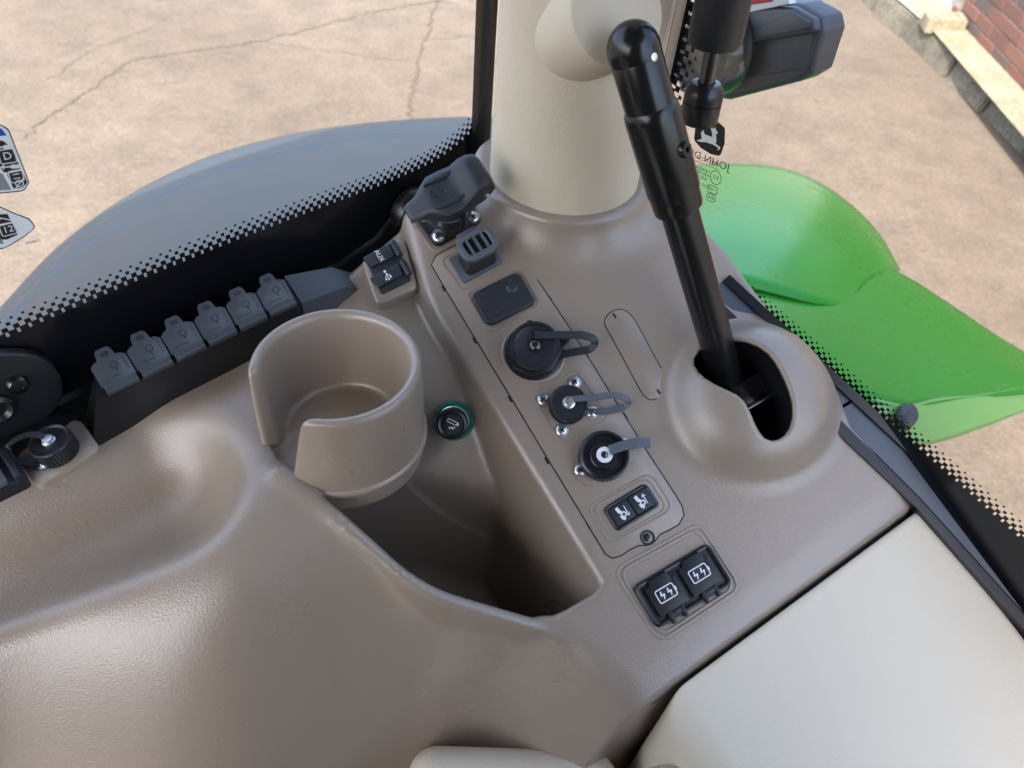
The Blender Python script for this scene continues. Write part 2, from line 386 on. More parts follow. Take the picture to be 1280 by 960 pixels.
# cup holder
def cup_sdf(P):
    q = P - np.array([CUP[0], CUP[1], 0]); r = np.hypot(q[:, 0], q[:, 1]); z = P[:, 2]
    out = r - (CUP_R + (z - .065) * -.02); inn = r - (CUP_R - .0085 + (z - .065) * .10)
    top = .065
    floor = -.008
    cav = smax(inn, floor - z, .006)
    # slot in the front wall
    sd = unit(at_z(372, 560, 0)[:2] - CUP[:2]); sn = np.array([-sd[1], sd[0]])
    a = q[:, 0] * sd[0] + q[:, 1] * sd[1]; b = q[:, 0] * sn[0] + q[:, 1] * sn[1]
    slot = np.maximum(np.abs(b) - (.0165 + np.clip(z + .008, 0, .1) * .20), -a); slot = smax(slot, floor - z, .003)
    shell = smax(smax(smax(out, z - top, .006), -cav, .007), -slot, .006)
    shell = np.maximum(shell, -.016 - z)
    ring = smax(np.abs(z + .012) - .0035, r - (CUP_R + .0035), .003); ring = smax(ring, -cav, .004)
    low = smax(smax(r - (CUP_R + .001 + (z + .012) * .06), z + .012, .003), -.036 - z, .006)
    return smin(smin(shell, ring, .001), low, .001)
obj('cup_holder', net_mesh('cup_holder', cup_sdf, (CUP[0] - .075, CUP[1] - .075, -.046), (CUP[0] + .075, CUP[1] + .075, .072), RES * .6), 'taupe', con, 0)
# cream pillar
pil = thing('window_pillar', 'cream textured corner post trim rising from the taupe console', 'pillar', (PIL[0], PIL[1], .09))
bm = B(); lathe(bm, [(PIL_R - .002, .070), (PIL_R, .0935), (PIL_R, .14), (PIL_R, 1.15), (0, 1.15)], Matrix.Translation((*PIL, 0)), 72); obj('trim', bm, 'cream', pil)
_bc = O3 + ray(772, 18) / F_PX * .522; _ba = unit(np.array([.30, -.80, .52])); _bx = unit(np.cross([0, 0, 1], _ba))
bm = B(); lathe(bm, [(.0355, -.08), (.035, -.002), (.0345, -.0007), (.0335, 0), (0, 0)], frame(_bc, _bx, np.cross(_ba, _bx), _ba), 48); obj('round_boss', bm, 'cream', pil)
# storage lid
_l0, _l1, _l2 = on_panel(829, 872, -.004), on_panel(890, 972, -.004), at_z(800, 965, -.215)
LIDN = unit(np.cross(_l1 - _l0, _l2 - _l0)); LIDN = LIDN if LIDN[0] < 0 else -LIDN
def lid_sdf(P):
    def tier(w, ex):
        d = smax(plane(P, PA + PN * w, PN), -(plane(P, _e1, ENDN) - .0035 + ex), .006)
        d = smax(d, plane(P, W2P, W2N) - .006, .006)
        d = smax(d, plane(P, _l0 + (PN * (w + .004)), LIDN), .022)
        return d
    d = tier(-.004, 0.)
    return np.maximum(d, plane(P, PA - PN * .20, -PN))
obj_lid = obj('storage_lid', net_mesh('storage_lid', lid_sdf, (.05, .02, -.40), (.66, .42, .02), RES), 'lid', None, 0)
tag(obj_lid, 'plain cream storage box lid butting against the end of the console', 'lid')
# ------------------------------------------------------------------ panel furniture
I4 = Matrix.Identity(4)
PF = frame(PA, PX, PY, PN)                                # panel frame
def L(*pp): return [tuple(loc(x, y)) for x, y in pp]
def smooth_loop(poly, n=4):
    P_ = [np.array(p) for p in poly]; k = len(P_); out = []
    for i in range(k):
        a, b, c, d = P_[i - 1], P_[i], P_[(i + 1) % k], P_[(i + 2) % k]
        for s in range(n):
            t = s / n; out.append(tuple(.5 * (2 * b + (c - a) * t + (2 * a - 5 * b + 4 * c - d) * t * t + (3 * b - a - 3 * c + d) * t ** 3)))
    return out
def quad(pp): # best rectangle through four panel points: centre, width, height, angle
    q = [np.array(p) for p in L(*pp)]; c = sum(q) / 4; ex = unit((q[1] - q[0]) + (q[2] - q[3])); 
    w = (np.linalg.norm(q[1] - q[0]) + np.linalg.norm(q[2] - q[3])) / 2; h = (np.linalg.norm(q[3] - q[0]) + np.linalg.norm(q[2] - q[1])) / 2
    return c, w, h, math.atan2(ex[1], ex[0])
def qf(pp, w0=0., ang=None):
    c, w, h, a = quad(pp); a = a if ang is None else ang
    return PF @ Matrix.Translation((c[0], c[1], w0)) @ Matrix.Rotation(a, 4, 'Z'), w, h
def screw(parent, m, r=.0042, name='screw', material='zinc', hh=.0020):
    r = r * 1.12
    bm = B(); lathe(bm, [(r * 1.25, 0), (r * 1.25, .0006), (r, .0007), (r * .96, hh * .5), (r * .72, hh * .85), (r * .35, hh), (0, hh)], m, 20)
    s = obj(name, bm, material, parent)
    bm = B()
    for a in (0, math.pi / 2): prism(bm, rrect(r * 1.15, r * .26, r * .08, 1), hh * .8, hh + .00015, m @ Matrix.Rotation(a + .4, 4, 'Z'))
    obj('cross_slot', bm, 'black_ink', s if parent.parent is None else parent)
    return s
def ribbon(parent, pts, w=.0035, t=.0011, name='strap', up=None, material='slate'):
    bm = B(); sweep(bm, bezier(pts, 8), [(-w, -t), (w, -t), (w, t), (-w, t)], None, up=up if up is not None else tuple(PN)); return obj(name, bm, material, parent)
def knurl(n, r, d):                                      # ribbed round outline
    return [((r - d * (i % 2)) * math.cos(math.pi * i / n), (r - d * (i % 2)) * math.sin(math.pi * i / n)) for i in range(2 * n)]
# plate with its dark seam
_pl = L((540,331),(545,321),(556,314),(571,307),(589,297),(598,291),(604,286),(614,284),(625,287),(635,299),(645,312),(686,372),(715,416),(760,488),(805,560),(843,618),(852,633),(854,644),(848,655),(836,662),(825,667),(817,677),(808,681),(798,681),(786,687),(776,694),(765,697),(757,692),(735,655),(690,581),(640,498),(595,424),(560,366))
bm = B(); prism(bm, _pl, -.002, .0008, PF, .0005); plate = obj('socket_plate', bm, 'taupe', con)
def outset(poly, d):
    c = np.mean(poly, 0); n = len(poly); out = []
    for i in range(n):
        e = unit(np.array(poly[(i + 1) % n]) - np.array(poly[i - 1])); nn = np.array([e[1], -e[0]])
        p = np.array(poly[i]); out.append(tuple(p + nn * d * (1 if nn @ (p - c) > 0 else -1)))
    return out
bm = B(); prism(bm, outset(_pl, .0010), -.002, .0003, PF)
for px, py in ((556,360),(595,425),(639,498),(685,575),(737,656),(642,308),(686,374),(732,445),(780,521),(830,602)):
    c = loc(px, py); prism(bm, rrect(.0042, .0062, .0005, 1, c[0], c[1]), -.002, .00035, PF)
obj('seam', bm, 'black_ink', plate)
_ob = smooth_loop(L((756,404),(762,392),(775,387),(788,394),(800,413),(816,443),(831,470),(834,483),(828,494),(815,499),(806,495),(797,481),(780,449),(764,420)), 3)
bm = B(); prism(bm, _ob, -.002, .0006, PF, .0004); bp = obj('blanking_cover', bm, 'taupe', con)
bm = B(); prism(bm, outset(_ob, .0008), -.002, .0002, PF)
for px, py in ((768,395),(823,490)):
    c = loc(px, py); prism(bm, rrect(.0016, .005, .0003, 1, c[0], c[1]), -.002, .0008, PF)
obj('seam', bm, 'black_ink', bp)
def beads(parent, pp, r, ins=()):
    bm = B(); p = round_poly(L(*pp), r); c = np.mean(p, 0)
    for k in (1.,) + tuple(ins): bead(bm, [tuple(c + (np.array(q) - c) * k) for q in p], PF, z=.0008)
    return obj('moulded_frame', bm, 'taupe', parent)
beads(plate, ((550,325),(614,296),(640,330),(578,364)), .006)
beads(plate, ((583,367),(650,336),(676,381),(611,417)), .006)
beads(plate, ((664,493),(722,464),(762,523),(700,554)), .006)
beads(plate, ((733,634),(813,591),(842,636),(763,681)), .009, (.86,))
bm = B(); p = round_poly(L((766,713),(874,654),(926,735),(824,803)), .010); c = np.mean(p, 0)
for k in (1., .90): bead(bm, [tuple(c + (np.array(q) - c) * k) for q in p], PF, w=.0016, h=.0011)
obj('charger_surround', bm, 'taupe', con)
# plate fixing screws in counterbores
for px, py in ((611,292),(809,672)):
    bm = B(); lathe(bm, [(.0062, .0006), (.0058, .0013), (.0046, .0012), (.0040, .0006), (0, .0006)], pf(px, py), 24); obj('screw_bore', bm, 'black', plate)
    bm = B(); lathe(bm, [(.0036, .0006), (.0034, .0016), (.0016, .0020), (.0014, .0012), (0, .0012)], pf(px, py), 20); obj('plate_screw', bm, 'dark_metal', plate)
# --- winged-cap implement socket
isk = thing('implement_socket', 'tall black implement socket with winged locking cap, four bright flange screws', 'socket', on_panel(561, 276))
_sc = [(530, 274), (549, 299), (592, 275), (572, 252)]
_q = [np.array(loc(*p)) for p in _sc]; _c0 = sum(_q) / 4; _a0 = math.atan2(*(_q[2] - _q[1])[::-1])
fm = PF @ Matrix.Translation((_c0[0], _c0[1], 0)) @ Matrix.Rotation(_a0, 4, 'Z')
fw, fh = np.linalg.norm(_q[2] - _q[1]), np.linalg.norm(_q[1] - _q[0])
bm = B(); prism(bm, rrect(fw + .013, fh + .013, .006), -.002, .0060, fm, .001); obj('flange', bm, 'satin', isk)
bm = B(); bead(bm, rrect(fw + .020, fh + .020, .008), fm, .002, .0012); obj('moulded_frame', bm, 'taupe', con)
for sx, sy in ((-1, 1), (-1, -1), (1, -1), (1, 1)): screw(isk, fm @ Matrix.Translation((sx * fw / 2, sy * fh / 2, .0060)), .0044)
R0 = .0195
bm = B(); lathe(bm, [(R0 + .001, .004), (R0 + .001, .018), (R0, .0185), (R0, .031), (R0 + .0005, .032), (R0 + .0005, .041), (0, .041)], fm, 40)
prism(bm, rrect(.006, .005, .001, 2, .002, -R0 - .001), .004, .039, fm); obj('barrel', bm, 'satin', isk)
bm = B(); lathe(bm, [(R0 + .0004, .0312), (R0 + .0012, .0316), (R0 + .0012, .0322), (R0 + .0004, .0326)], fm, 40); obj('grey_ring', bm, 'slate', isk)
hm = fm @ Matrix.Translation((0, 0, .041)) @ Matrix.Scale(.93, 4) @ Matrix.Rotation(math.radians(-4), 4, 'Z')
# cap: side profile swept across its width, narrowing towards the tab
prof_t = [(-.040, .000), (-.036, .0035), (-.027, .0045), (-.022, .009), (-.010, .010), (.004, .0105), (.013, .014), (.021, .0215), (.029, .0235), (.036, .021), (.040, .014), (.0405, .006)]
prof_b = [(-.039, -.002), (-.034, -.003), (-.026, -.004), (-.022, -.006), (-.010, -.006), (.004, -.006), (.013, -.006), (.021, -.006), (.029, -.006), (.034, -.004), (.038, 0), (.040, .004)]
def halfw(x): 
    if x < -.024: return .0085 + (x + .040) / .016 * .004
    if x < .012: return .0235 * math.sqrt(max(.15, 1 - ((x + .001) / .0262) ** 2)) if x < 0 else .0235 - x * .25
    return .0200 - (x - .012) * .12
V = []; Fc = []; NS = 9
for (x, zt), (xb, zb) in zip(prof_t, prof_b):
    w = halfw(x)
    ring_ = []
    for s in range(NS):
        k = -1 + 2 * s / (NS - 1); ring_.append((x, k * w, zt - .0035 * max(0, abs(k) - .7) / .3 * (abs(k) > .7)))
    ring_ += [(xb, w * .97, zb), (xb, -w * .97, zb)]; V += ring_
n_ = NS + 2
for i in range(len(prof_t) - 1):
    for j in range(n_): Fc.append((i * n_ + j, i * n_ + (j + 1) % n_, (i + 1) * n_ + (j + 1) % n_, (i + 1) * n_ + j))
Fc += [tuple(range(n_)), tuple((len(prof_t) - 1) * n_ + j for j in range(n_))]
bm = B(); raw(bm, V, Fc, hm); cap = obj('winged_cap', bm, 'rubber', isk, 50)
for s in (-1, 1):
    bm = B(); prism(bm, [(-.016, s * .0125), (.004, s * .0105), (.014, s * .0115), (.014, s * .0150), (.0, s * .0155), (-.012, s * .0150)], .0095, .0122, hm @ Matrix.Rotation(math.radians(-4), 4, 'Y'), .0004); obj('thumb_ridge', bm, 'rubber', cap)
bm = B(); bead(bm, circle(.0075, 28, -.008, 0), hm, .0004, .0005, .0100)
for a in range(6): prism(bm, rrect(.0036, .0009, .0003, 1, .0040, 0), .0098, .0104, hm @ Matrix.Translation((-.008, 0, 0)) @ Matrix.Rotation(a * math.pi / 3 + .2, 4, 'Z'))
obj('embossed_emblem', bm, 'black', cap)
for s in (-1,):
    bm = B(); lathe(bm, [(.0026, 0), (.0026, .001), (.0016, .0018), (0, .002)], hm @ Matrix.Translation((.031, s * .0178, .003)) @ Matrix.Rotation(math.pi / 2, 4, 'X'), 14); obj('hinge_pin', bm, 'zinc', cap)
# --- slotted outlet tower
sot = thing('slotted_outlet', 'square black outlet with raised slotted grey cap below the winged socket', 'socket', on_panel(595, 328))
qm, qw, qh = qf(((560,325),(607,302),(631,327),(580,356)))
bm = B(); prism(bm, rrect(qw, qh, .0012, 2), 0, .0035, qm, .0006); obj('base_plate', bm, 'slate', sot)
tm = qm @ Matrix.Translation((.0015, -.0005, 0)) 
bm = B(); lo_, hi_ = rrect(.030, .021, .005), rrect(.026, .0185, .005)
raw(bm, [(x, y, .0035) for x, y in lo_] + [(x, y, .031) for x, y in hi_], [tuple((i, (i + 1) % 20, 20 + (i + 1) % 20, 20 + i)) for i in range(20)] + [tuple(range(20, 40))], tm); obj('tower', bm, 'satin', sot)
bm = B(); sweep(bm, [(x, y, .033) for x, y in rrect(.0285, .0205, .0065, 5)], [(-.0028, -.003), (.0025, -.003), (.0025, .0015), (.0015, .0026), (-.0018, .0026), (-.0028, .0015)], tm, closed=True)
for x in (-.0072, 0, .0072): prism(bm, rrect(.0022, .0165, .0004, 1, x, 0), .031, .0345, tm)
prism(bm, rrect(.017, .006, .001, 2, -.003, .0128), .029, .0335, tm, .0005)
obj('slotted_cap', bm, 'slate', sot)
# --- blanking plug
rbp = thing('blanking_plug', 'flat dark grey rubber plug with a small embossed square and button', 'plug', on_panel(628, 376))
qm, qw, qh = qf(((586,370),(649,341),(669,380),(611,411)))
bm = B(); prism(bm, rrect(qw, qh, .006), 0, .0048, qm, .0018, 3); pad = obj('pad', bm, 'rubber', rbp)
bm = B(); prism(bm, rrect(.0115, .0190, .0006, 1),   .0044, .0056, qm @ Matrix.Translation((-.0150, -.001, 0)), .0003); obj('embossed_square', bm, 'rubber', rbp)
bm = B(); lathe(bm, [(.0062, .0044), (.0050, .0058), (.0026, .0066), (0, .0068)], qm @ Matrix.Translation((.012, .006, 0)), 24); obj('embossed_button', bm, 'rubber', rbp)
# --- large capped socket
lcs = thing('capped_socket', 'large black round socket, notched cap with dark centre screw and looped strap', 'socket', on_panel(666, 440))
m0 = pf(667, 441); px_m = .62 / 961
bm = B(); bead(bm, circle(.0262, 40), m0, .0016, .0014, .0006); obj('moulded_frame', bm, 'taupe', plate)
bm = B(); lathe(bm, [(.0250, .0008), (.0250, .0016), (.0235, .0022), (0, .0022)], m0, 40); obj('base_ring', bm, 'satin', lcs)
bm = B(); prism(bm, circle(.0232, 8, a0=.2), .002, .0085, m0, .0012); obj('nut', bm, 'satin', lcs)
bm = B(); prism(bm, knurl(44, .0185, .0006), .008, .0135, m0)
lathe(bm, [(.0180, .0135), (.0205, .0138), (.0207, .0205), (.0200, .0215), (.0178, .0216), (.0174, .0185), (.0165, .0180), (0, .0180)], m0, 48); cp = obj('cap', bm, 'black', lcs)
for a in (75, 195, 318):
    bm = B(); prism(bm, rrect(.0040, .0044, .0004, 1, .0193, 0), .0195, .0222, m0 @ Matrix.Rotation(math.radians(a), 4, 'Z')); obj('cap_notch', bm, 'black_ink', cp)
sm = m0 @ Matrix.Translation((0, 0, .0180)); screw(lcs, sm, .0046, 'centre_screw', 'dark_metal', .0034)
_ip = m0.inverted()
def P3(px, py, w): return Vector(on_panel(px, py, w))
ribbon(lcs, [P3(668, 419, .0205), P3(700, 419, .0215), P3(728, 419, .020), P3(743, 425, .016), P3(738, 436, .011), P3(718, 440, .008), P3(700, 444, .006), P3(690, 450, .004)], .0032, .0009, material='rubber')
bm = B(); prism(bm, [(.018, -.009), (.0315, -.002), (.0345, .002), (.0315, .006), (.018, .011)], .003, .0055, m0 @ Matrix.Rotation(math.radians(-8), 4, 'Z'), .0008); obj('strap_lug', bm, 'satin', lcs)
# --- four-screw socket
fss = thing('capped_socket', 'small black ribbed socket cap inside a square of four zinc screws', 'socket', on_panel(709, 507))
m0 = pf(709, 508)
bm = B(); lathe(bm, [(.0160, .0008), (.0160, .0035), (0, .0035)], m0, 32); obj('base_ring', bm, 'satin', fss)
bm = B(); prism(bm, knurl(40, .0158, .0007), .0032, .0105, m0); lathe(bm, [(.0155, .0105), (.0148, .0118), (.0135, .0116), (.0130, .0110), (0, .0110)], m0, 40); obj('cap', bm, 'black', fss)
bm = B(); lathe(bm, [(.0052, .0108), (.0052, .0122), (.0040, .0126), (.0040, .0142), (.0032, .0150), (0, .0152)], m0, 24); obj('rivet', bm, 'zinc', fss)
for px, py in ((718,478),(679,500),(702,538),(740,515)): screw(fss, pf(px, py, .0008), .0043)
ribbon(fss, [P3(713, 499, .0135), P3(740, 497, .0145), P3(768, 494, .014), P3(784, 499, .011), P3(782, 507, .007), P3(764, 513, .004), P3(744, 515, .0026)], .0026, .0007, material='slate')
# --- open-face socket
ofs = thing('open_socket', 'black round socket with sunken face, white washer and short strap', 'socket', on_panel(754, 570))
m0 = pf(753, 572)
bm = B(); prism(bm, knurl(36, .0205, .0006), .0008, .0085, m0)
lathe(bm, [(.0203, .0085), (.0200, .0120), (.0188, .0128), (.0172, .0126), (.0165, .0070), (.0125, .0068), (.0118, .0100), (.0108, .0108), (0, .0108)], m0, 44); obj('barrel', bm, 'satin', ofs)
bm = B(); lathe(bm, [(.0066, .0106), (.0066, .0116), (.0058, .0120), (.0030, .0120), (.0028, .0108)], m0, 28); obj('washer', bm, 'white_ink', ofs)
bm = B(); lathe(bm, [(.0028, .0106), (.0026, .0126), (.0012, .0132), (0, .0132)], m0, 20); obj('centre_screw', bm, 'dark_metal', ofs)
bm = B(); prism(bm, [(.0185 * math.cos(a), .0185 * math.sin(a)) for a in np.linspace(2.4, 4.1, 8)] + [(-.0235, -.014), (-.027, -.0085), (-.0265, -.004)], .0008, .0022, m0, .0004); obj('ear', bm, 'taupe', ofs)
screw(ofs, pf(725, 588, .0015), .0042); screw(ofs, pf(779, 554, .0008), .0036)
ribbon(ofs, [P3(762, 563, .0125), P3(780, 557, .0140), P3(800, 553, .0135), P3(812, 554, .010)], .0040, .0009, material='slate')
# --- hitch rocker switches
rk = thing('rocker_switch', 'pair of black hitch raise and lower rocker buttons with white symbols', 'switch', on_panel(788, 635))
qm, qw, qh = qf(((756,636),(807,606),(821,632),(771,664)))
bm = B(); sweep(bm, [(x, y, .0012) for x, y in rrect(qw, qh, .003, 4)], [(-.0014, -.001), (.0014, -.001), (.0012, .0014), (0, .0020), (-.0014, .0012)], qm, closed=True); prism(bm, rrect(qw - .002, qh - .002, .002, 3), -.001, .0012, qm); obj('housing', bm, 'satin', rk)
def poly_icon(bm, polys, m, z=.0):
    for p in polys: prism(bm, p, z, z + .00012, m)
def stroke(bm, a, b, w, m, z=0.):
    a, b = np.array(a), np.array(b); e = unit(b - a); n_2 = np.array([-e[1], e[0]]) * w / 2
    prism(bm, [tuple(a + n_2), tuple(a - n_2), tuple(b - n_2), tuple(b + n_2)], z, z + .00012, m)
for s in (-1, 1):
    w2 = (qw - .0040) / 2
    bm = B(); prism(bm, rrect(w2, qh - .0036, .0012, 2), .001, .0036, qm @ Matrix.Translation((s * (w2 / 2 + .0003), 0, 0)) @ Matrix.Rotation(s * .03, 4, 'Y'), .0007); bt = obj('button', bm, 'rubber', rk)
    im = qm @ Matrix.Translation((s * (w2 / 2 + .0003), 0, .0039)) @ Matrix.Rotation(s * .03, 4, 'Y')
    u = .0021; bm = B()
    poly_icon(bm, [[(-1.9*u, 2.6*u), (-.6*u, 2.9*u), (-.3*u, 1.2*u), (.2*u, .2*u), (-.7*u, -.4*u), (-1.6*u, .6*u)], [(-1.7*u, -.6*u), (-.7*u, -.6*u), (-.2*u, -1.8*u), (.3*u, -2.3*u), (-.6*u, -2.9*u), (-1.5*u, -2.1*u)]], im)
    sweep(bm, [(x, y, 0) for x, y in circle(.85 * u, 16, .15 * u, -.75 * u)], [(.28*u, 0), (.28*u, .00012), (-.28*u, .00012), (-.28*u, 0)], im, closed=True)
    d = s
    stroke(bm, (1.7*u, -2.0*u), (1.7*u, 2.0*u), .34*u, im); stroke(bm, (1.7*u, 2.1*u*d), (1.0*u, 1.0*u*d), .34*u, im); stroke(bm, (1.7*u, 2.1*u*d), (2.4*u, 1.0*u*d), .34*u, im)
    obj('symbol', bm, 'white_ink', bt, 0)
# --- twin charging port
tc_ = thing('charging_port', 'twin black charging port with two flaps printed with white batteries', 'charger', on_panel(852, 732))
qm, qw, qh = qf(((792,735),(883,682),(911,728),(822,783)))
bm = B(); sweep(bm, [(x, y, .0022) for x, y in rrect(qw, qh, .0035, 4)], [(-.0018, -.002), (.0018, -.002), (.0015, .0016), (0, .0024), (-.0018, .0016)], qm, closed=True); prism(bm, rrect(qw - .003, qh - .003, .002, 2), -.001, .0022, qm); obj('housing', bm, 'satin', tc_)
for s in (-1, 1):
    fm2 = qm @ Matrix.Translation((s * qw * .228, .0005, 0)); w = qw * .395; h = qh * .74
    out = [(-w/2, -h/2), (w/2, -h/2), (w/2, h/2 - .003), (w/2 - .0035, h/2 - .003), (w/2 - .005, h/2 + .003), (-w/2 + .006, h/2 + .003), (-w/2 + .0045, h/2 - .001), (-w/2, h/2 - .001)]
    bm = B(); prism(bm, round_poly(out, .001, 2), .0018, .0062, fm2, .0007); fl = obj('flap', bm, 'black', tc_)
    bm = B()
    for x in (-.0055, .0055): prism(bm, rrect(.0032, .010, .0008, 2, x, -h/2 - .0042), .0018, .0066, fm2, .0008)
    prism(bm, rrect(.0125, .0045, .0006, 1, 0, -h/2 - .0022), .0018, .0060, fm2, .0008)
    obj('hinge', bm, 'black', fl)
    im = fm2 @ Matrix.Translation((0, .001, .00625)); bm = B(); W, Hh = .0155, .0098
    sweep(bm, [(x, y, 0) for x, y in rrect(W, Hh, .0012, 2)], [(.00045, 0), (.00045, .00012), (-.00045, .00012), (-.00045, 0)], im, closed=True)
    prism(bm, rrect(.0010, .0032, .0002, 1, W/2 + .0009, 0), 0, .00012, im)
    for x in (-.0032, .0032):
        prism(bm, [(x - .0008, .0034), (x + .0002, .0030), (x - .0004, .0004), (x - .0020, -.0006)], 0, .00012, im)
        prism(bm, [(x + .0006, .0010), (x + .0022, .0004), (x + .0002, -.0036), (x - .0004, -.0032), (x + .0004, -.0006), (x - .0018, .0002), (x - .0020, -.0006), (x - .0004, .0004)], 0, .00012, im)
    obj('battery_symbol', bm, 'white_ink', fl, 0)
# --- AUX and USB ports on their little tower
_tw4 = round_poly(L((450,323),(503,291),(522,357),(469,380)), .007)
bm = B(); prism(bm, _tw4, -.055, -.0045, PF, .003, 3); obj('port_tower', bm, 'taupe', con)
aux = thing('media_port', 'small black twin port marked AUX and USB with two flip covers', 'port', on_panel(484, 336, -.0045))
def Lw(w, *pp): return [tuple(loc(x, y, w)) for x, y in pp]
bm = B(); prism(bm, round_poly(Lw(-.0045, (455,322),(494,301),(514,351),(477,369)), .003), -.006, -.0025, PF, .0008); obj('base', bm, 'rubber', aux)
for k, (cover, hpt, word) in enumerate(((((453,322),(486,304),(493,319),(464,334)), (495,311), 'AUX'), (((462,347),(497,329),(504,343),(473,359)), (507,335), None))):
    pl_ = Lw(.0015, *cover); bm = B(); prism(bm, round_poly(pl_, .0012, 2), -.0025, .0015, PF, .0008); fl = obj('flap', bm, 'rubber', aux)
    hm_ = frame(on_panel(*hpt, .0), *[tuple(v) for v in (PN, PX, PY)]) ; bm = B()
    lathe(bm, [(0, -.0075), (.0030, -.0075), (.0032, 0), (.0030, .0075), (0, .0075)], frame(on_panel(*hpt, -.0005), PX, PN, -PY), 16); obj('hinge', bm, 'rubber', fl)
    c = np.mean(pl_, 0); ang = math.atan2(*(np.array(pl_[1]) - np.array(pl_[0]))[::-1])
    im = PF @ Matrix.Translation((c[0], c[1], .0016)) @ Matrix.Rotation(ang, 4, 'Z')
    if word: obj('lettering', text_mesh(word, .0066, im @ Matrix.Rotation(-math.pi / 2, 4, 'Z') @ Matrix.Scale(.9, 4), .00006), 'white_ink', fl, 0)
    else:
        im = im @ Matrix.Rotation(-math.pi / 2, 4, 'Z'); bm = B()
        stroke(bm, (-.0045, 0), (.0035, 0), .0007, im); stroke(bm, (-.002, 0), (.0005, .0022), .0006, im); stroke(bm, (.0005, .0022), (.002, .0022), .0006, im); stroke(bm, (-.0008, 0), (.0012, -.0022), .0006, im); stroke(bm, (.0012, -.0022), (.0024, -.0022), .0006, im)
        prism(bm, circle(.0012, 10, -.0045, 0), 0, .00012, im); prism(bm, [(.0033, .001), (.0033, -.001), (.005, 0)], 0, .00012, im)
        prism(bm, rrect(.0016, .0016, .0001, 1, .0024, .0022), 0, .00012, im); prism(bm, circle(.0009, 8, .003, -.0022), 0, .00012, im)
        obj('usb_symbol', bm, 'white_ink', fl, 0)
# --- cigarette lighter
M['green'] = mat('green_translucent', (.01, .22, .13), .15, coat=.4)
lg = thing('cigarette_lighter', 'black cigarette lighter knob in a green ring beside the cup holder', 'lighter', on_plane(567, 525, LGP, LGN))
lo3 = on_plane(567, 526, LGP, LGN); lx = unit(np.cross([0, 0, 1], LGN)); ly = np.cross(LGN, lx); lm = frame(lo3, lx, ly, LGN)
bm = B(); lathe(bm, [(.0175, -.002), (.0175, .0015), (.0168, .0030), (.0150, .0034), (.0138, .0030), (.0138, -.001)], lm, 48); obj('green_ring', bm, 'green', lg)
bm = B(); lathe(bm, [(.0137, -.002), (.0137, .0042), (.0128, .0050), (.0118, .0046), (.0112, -.001), (0, -.001)], lm, 48); obj('chrome_ring', bm, 'zinc', lg)
bm = B(); prism(bm, knurl(40, .0112, .0005), .001, .0085, lm)
lathe(bm, [(.0108, .0085), (.0128, .0095), (.0136, .0120), (.0136, .0165), (.0128, .0190), (.0112, .0200), (.0094, .0192), (.0090, .0182), (0, .0182)], lm, 44); kn = obj('knob', bm, 'satin', lg)
im = lm @ Matrix.Translation((0, 0, .0183)) @ Matrix.Rotation(-.35, 4, 'Z'); bm = B()
sweep(bm, [(x, y, 0) for x, y in rrect(.0092, .0026, .0003, 1, 0, .0022)], [(.0003, 0), (.0003, .0001), (-.0003, .0001), (-.0003, 0)], im, closed=True)
prism(bm, rrect(.0018, .0026, .0002, 1, .0046, .0022), 0, .0001, im)
for a, b in (((.004, -.001), (.001, -.0022)), ((.001, -.0022), (.003, -.0036)), ((.0032, -.0020), (-.001, -.0030)), ((-.001, -.0030), (.0005, -.0044))): stroke(bm, a, b, .0008, im)
obj('symbol', bm, 'white_ink', kn, 0)
# --- lever and the black well it stands in
bm = B(); ins = [tuple(np.array(p)) for p in HOLE]; cH = np.mean(ins, 0)
o2_ = outset(ins, .0012); k_ = len(o2_)
o3_ = [tuple(cH + (np.array(p) - cH) * .93) for p in o2_]
hc_ = np.array([(HUMP - PA) @ PX, (HUMP - PA) @ PY])
def dome_w(p):
    q = (np.array(p) - hc_) / np.array([.066, .064]); return .037 * math.sqrt(max(.02, 1 - q @ q))
o2_ = outset(ins, -.0007)
raw(bm, [(p[0], p[1], dome_w(p) - .0035) for p in o2_] + [(x, y, -.026) for x, y in o3_], [(i, (i + 1) % k_, k_ + (i + 1) % k_, k_ + i) for i in range(k_)] + [tuple(range(k_, 2 * k_))], PF)
well = obj('lever_well', bm, 'satin', con, 60)
lev = thing('control_lever', 'tall glossy black hand lever with domed grip standing in the console well', 'lever', on_panel(930, 478, .0))
def at_depth(px, py, d): return O3 + ray(px, py) / F_PX * d
lb_, lt_ = on_panel(912, 486, -.02), at_depth(785, 36, .50)
ldir = unit(lt_ - lb_); lside = unit(np.cross(ldir, [0, 0, 1])); lmm = frame(lb_, lside, np.cross(ldir, lside), ldir)
def along(px, py):                                       # distance up the lever of the place seen at a pixel
    r_ = unit(ray(px, py)); w0 = lb_ - O3; b_ = ldir @ r_; return float((b_ * (r_ @ w0) - ldir @ w0) / (1 - b_ * b_))
s1, s2, s3, s4 = along(853, 250), along(803, 135), along(797, 72), along(788, 24)
bm = B(); lathe(bm, [(0, 0), (.0142, 0), (.0142, s1 + .01), (0, s1 + .01)], lmm, 36); obj('shaft', bm, 'gloss', lev)
bm = B(); lathe(bm, [(.0135, s1 - .006), (.0180, s1 - .005), (.0185, s1 - .001), (.0185, s1 + .004), (.0188, s1 + .008), (.0196, s1 + .012), (.0196, s2 - .008), (.0192, s2 - .003), (.0176, s2), (.0120, s2 + .001)], lmm, 44); sl = obj('sleeve', bm, 'gloss', lev)
bm = B(); lathe(bm, [(.0176, s2 - .004), (.0176, s3 - .001), (.0172, s3)], lmm, 44); obj('grip_tube', bm, 'gloss', lev)
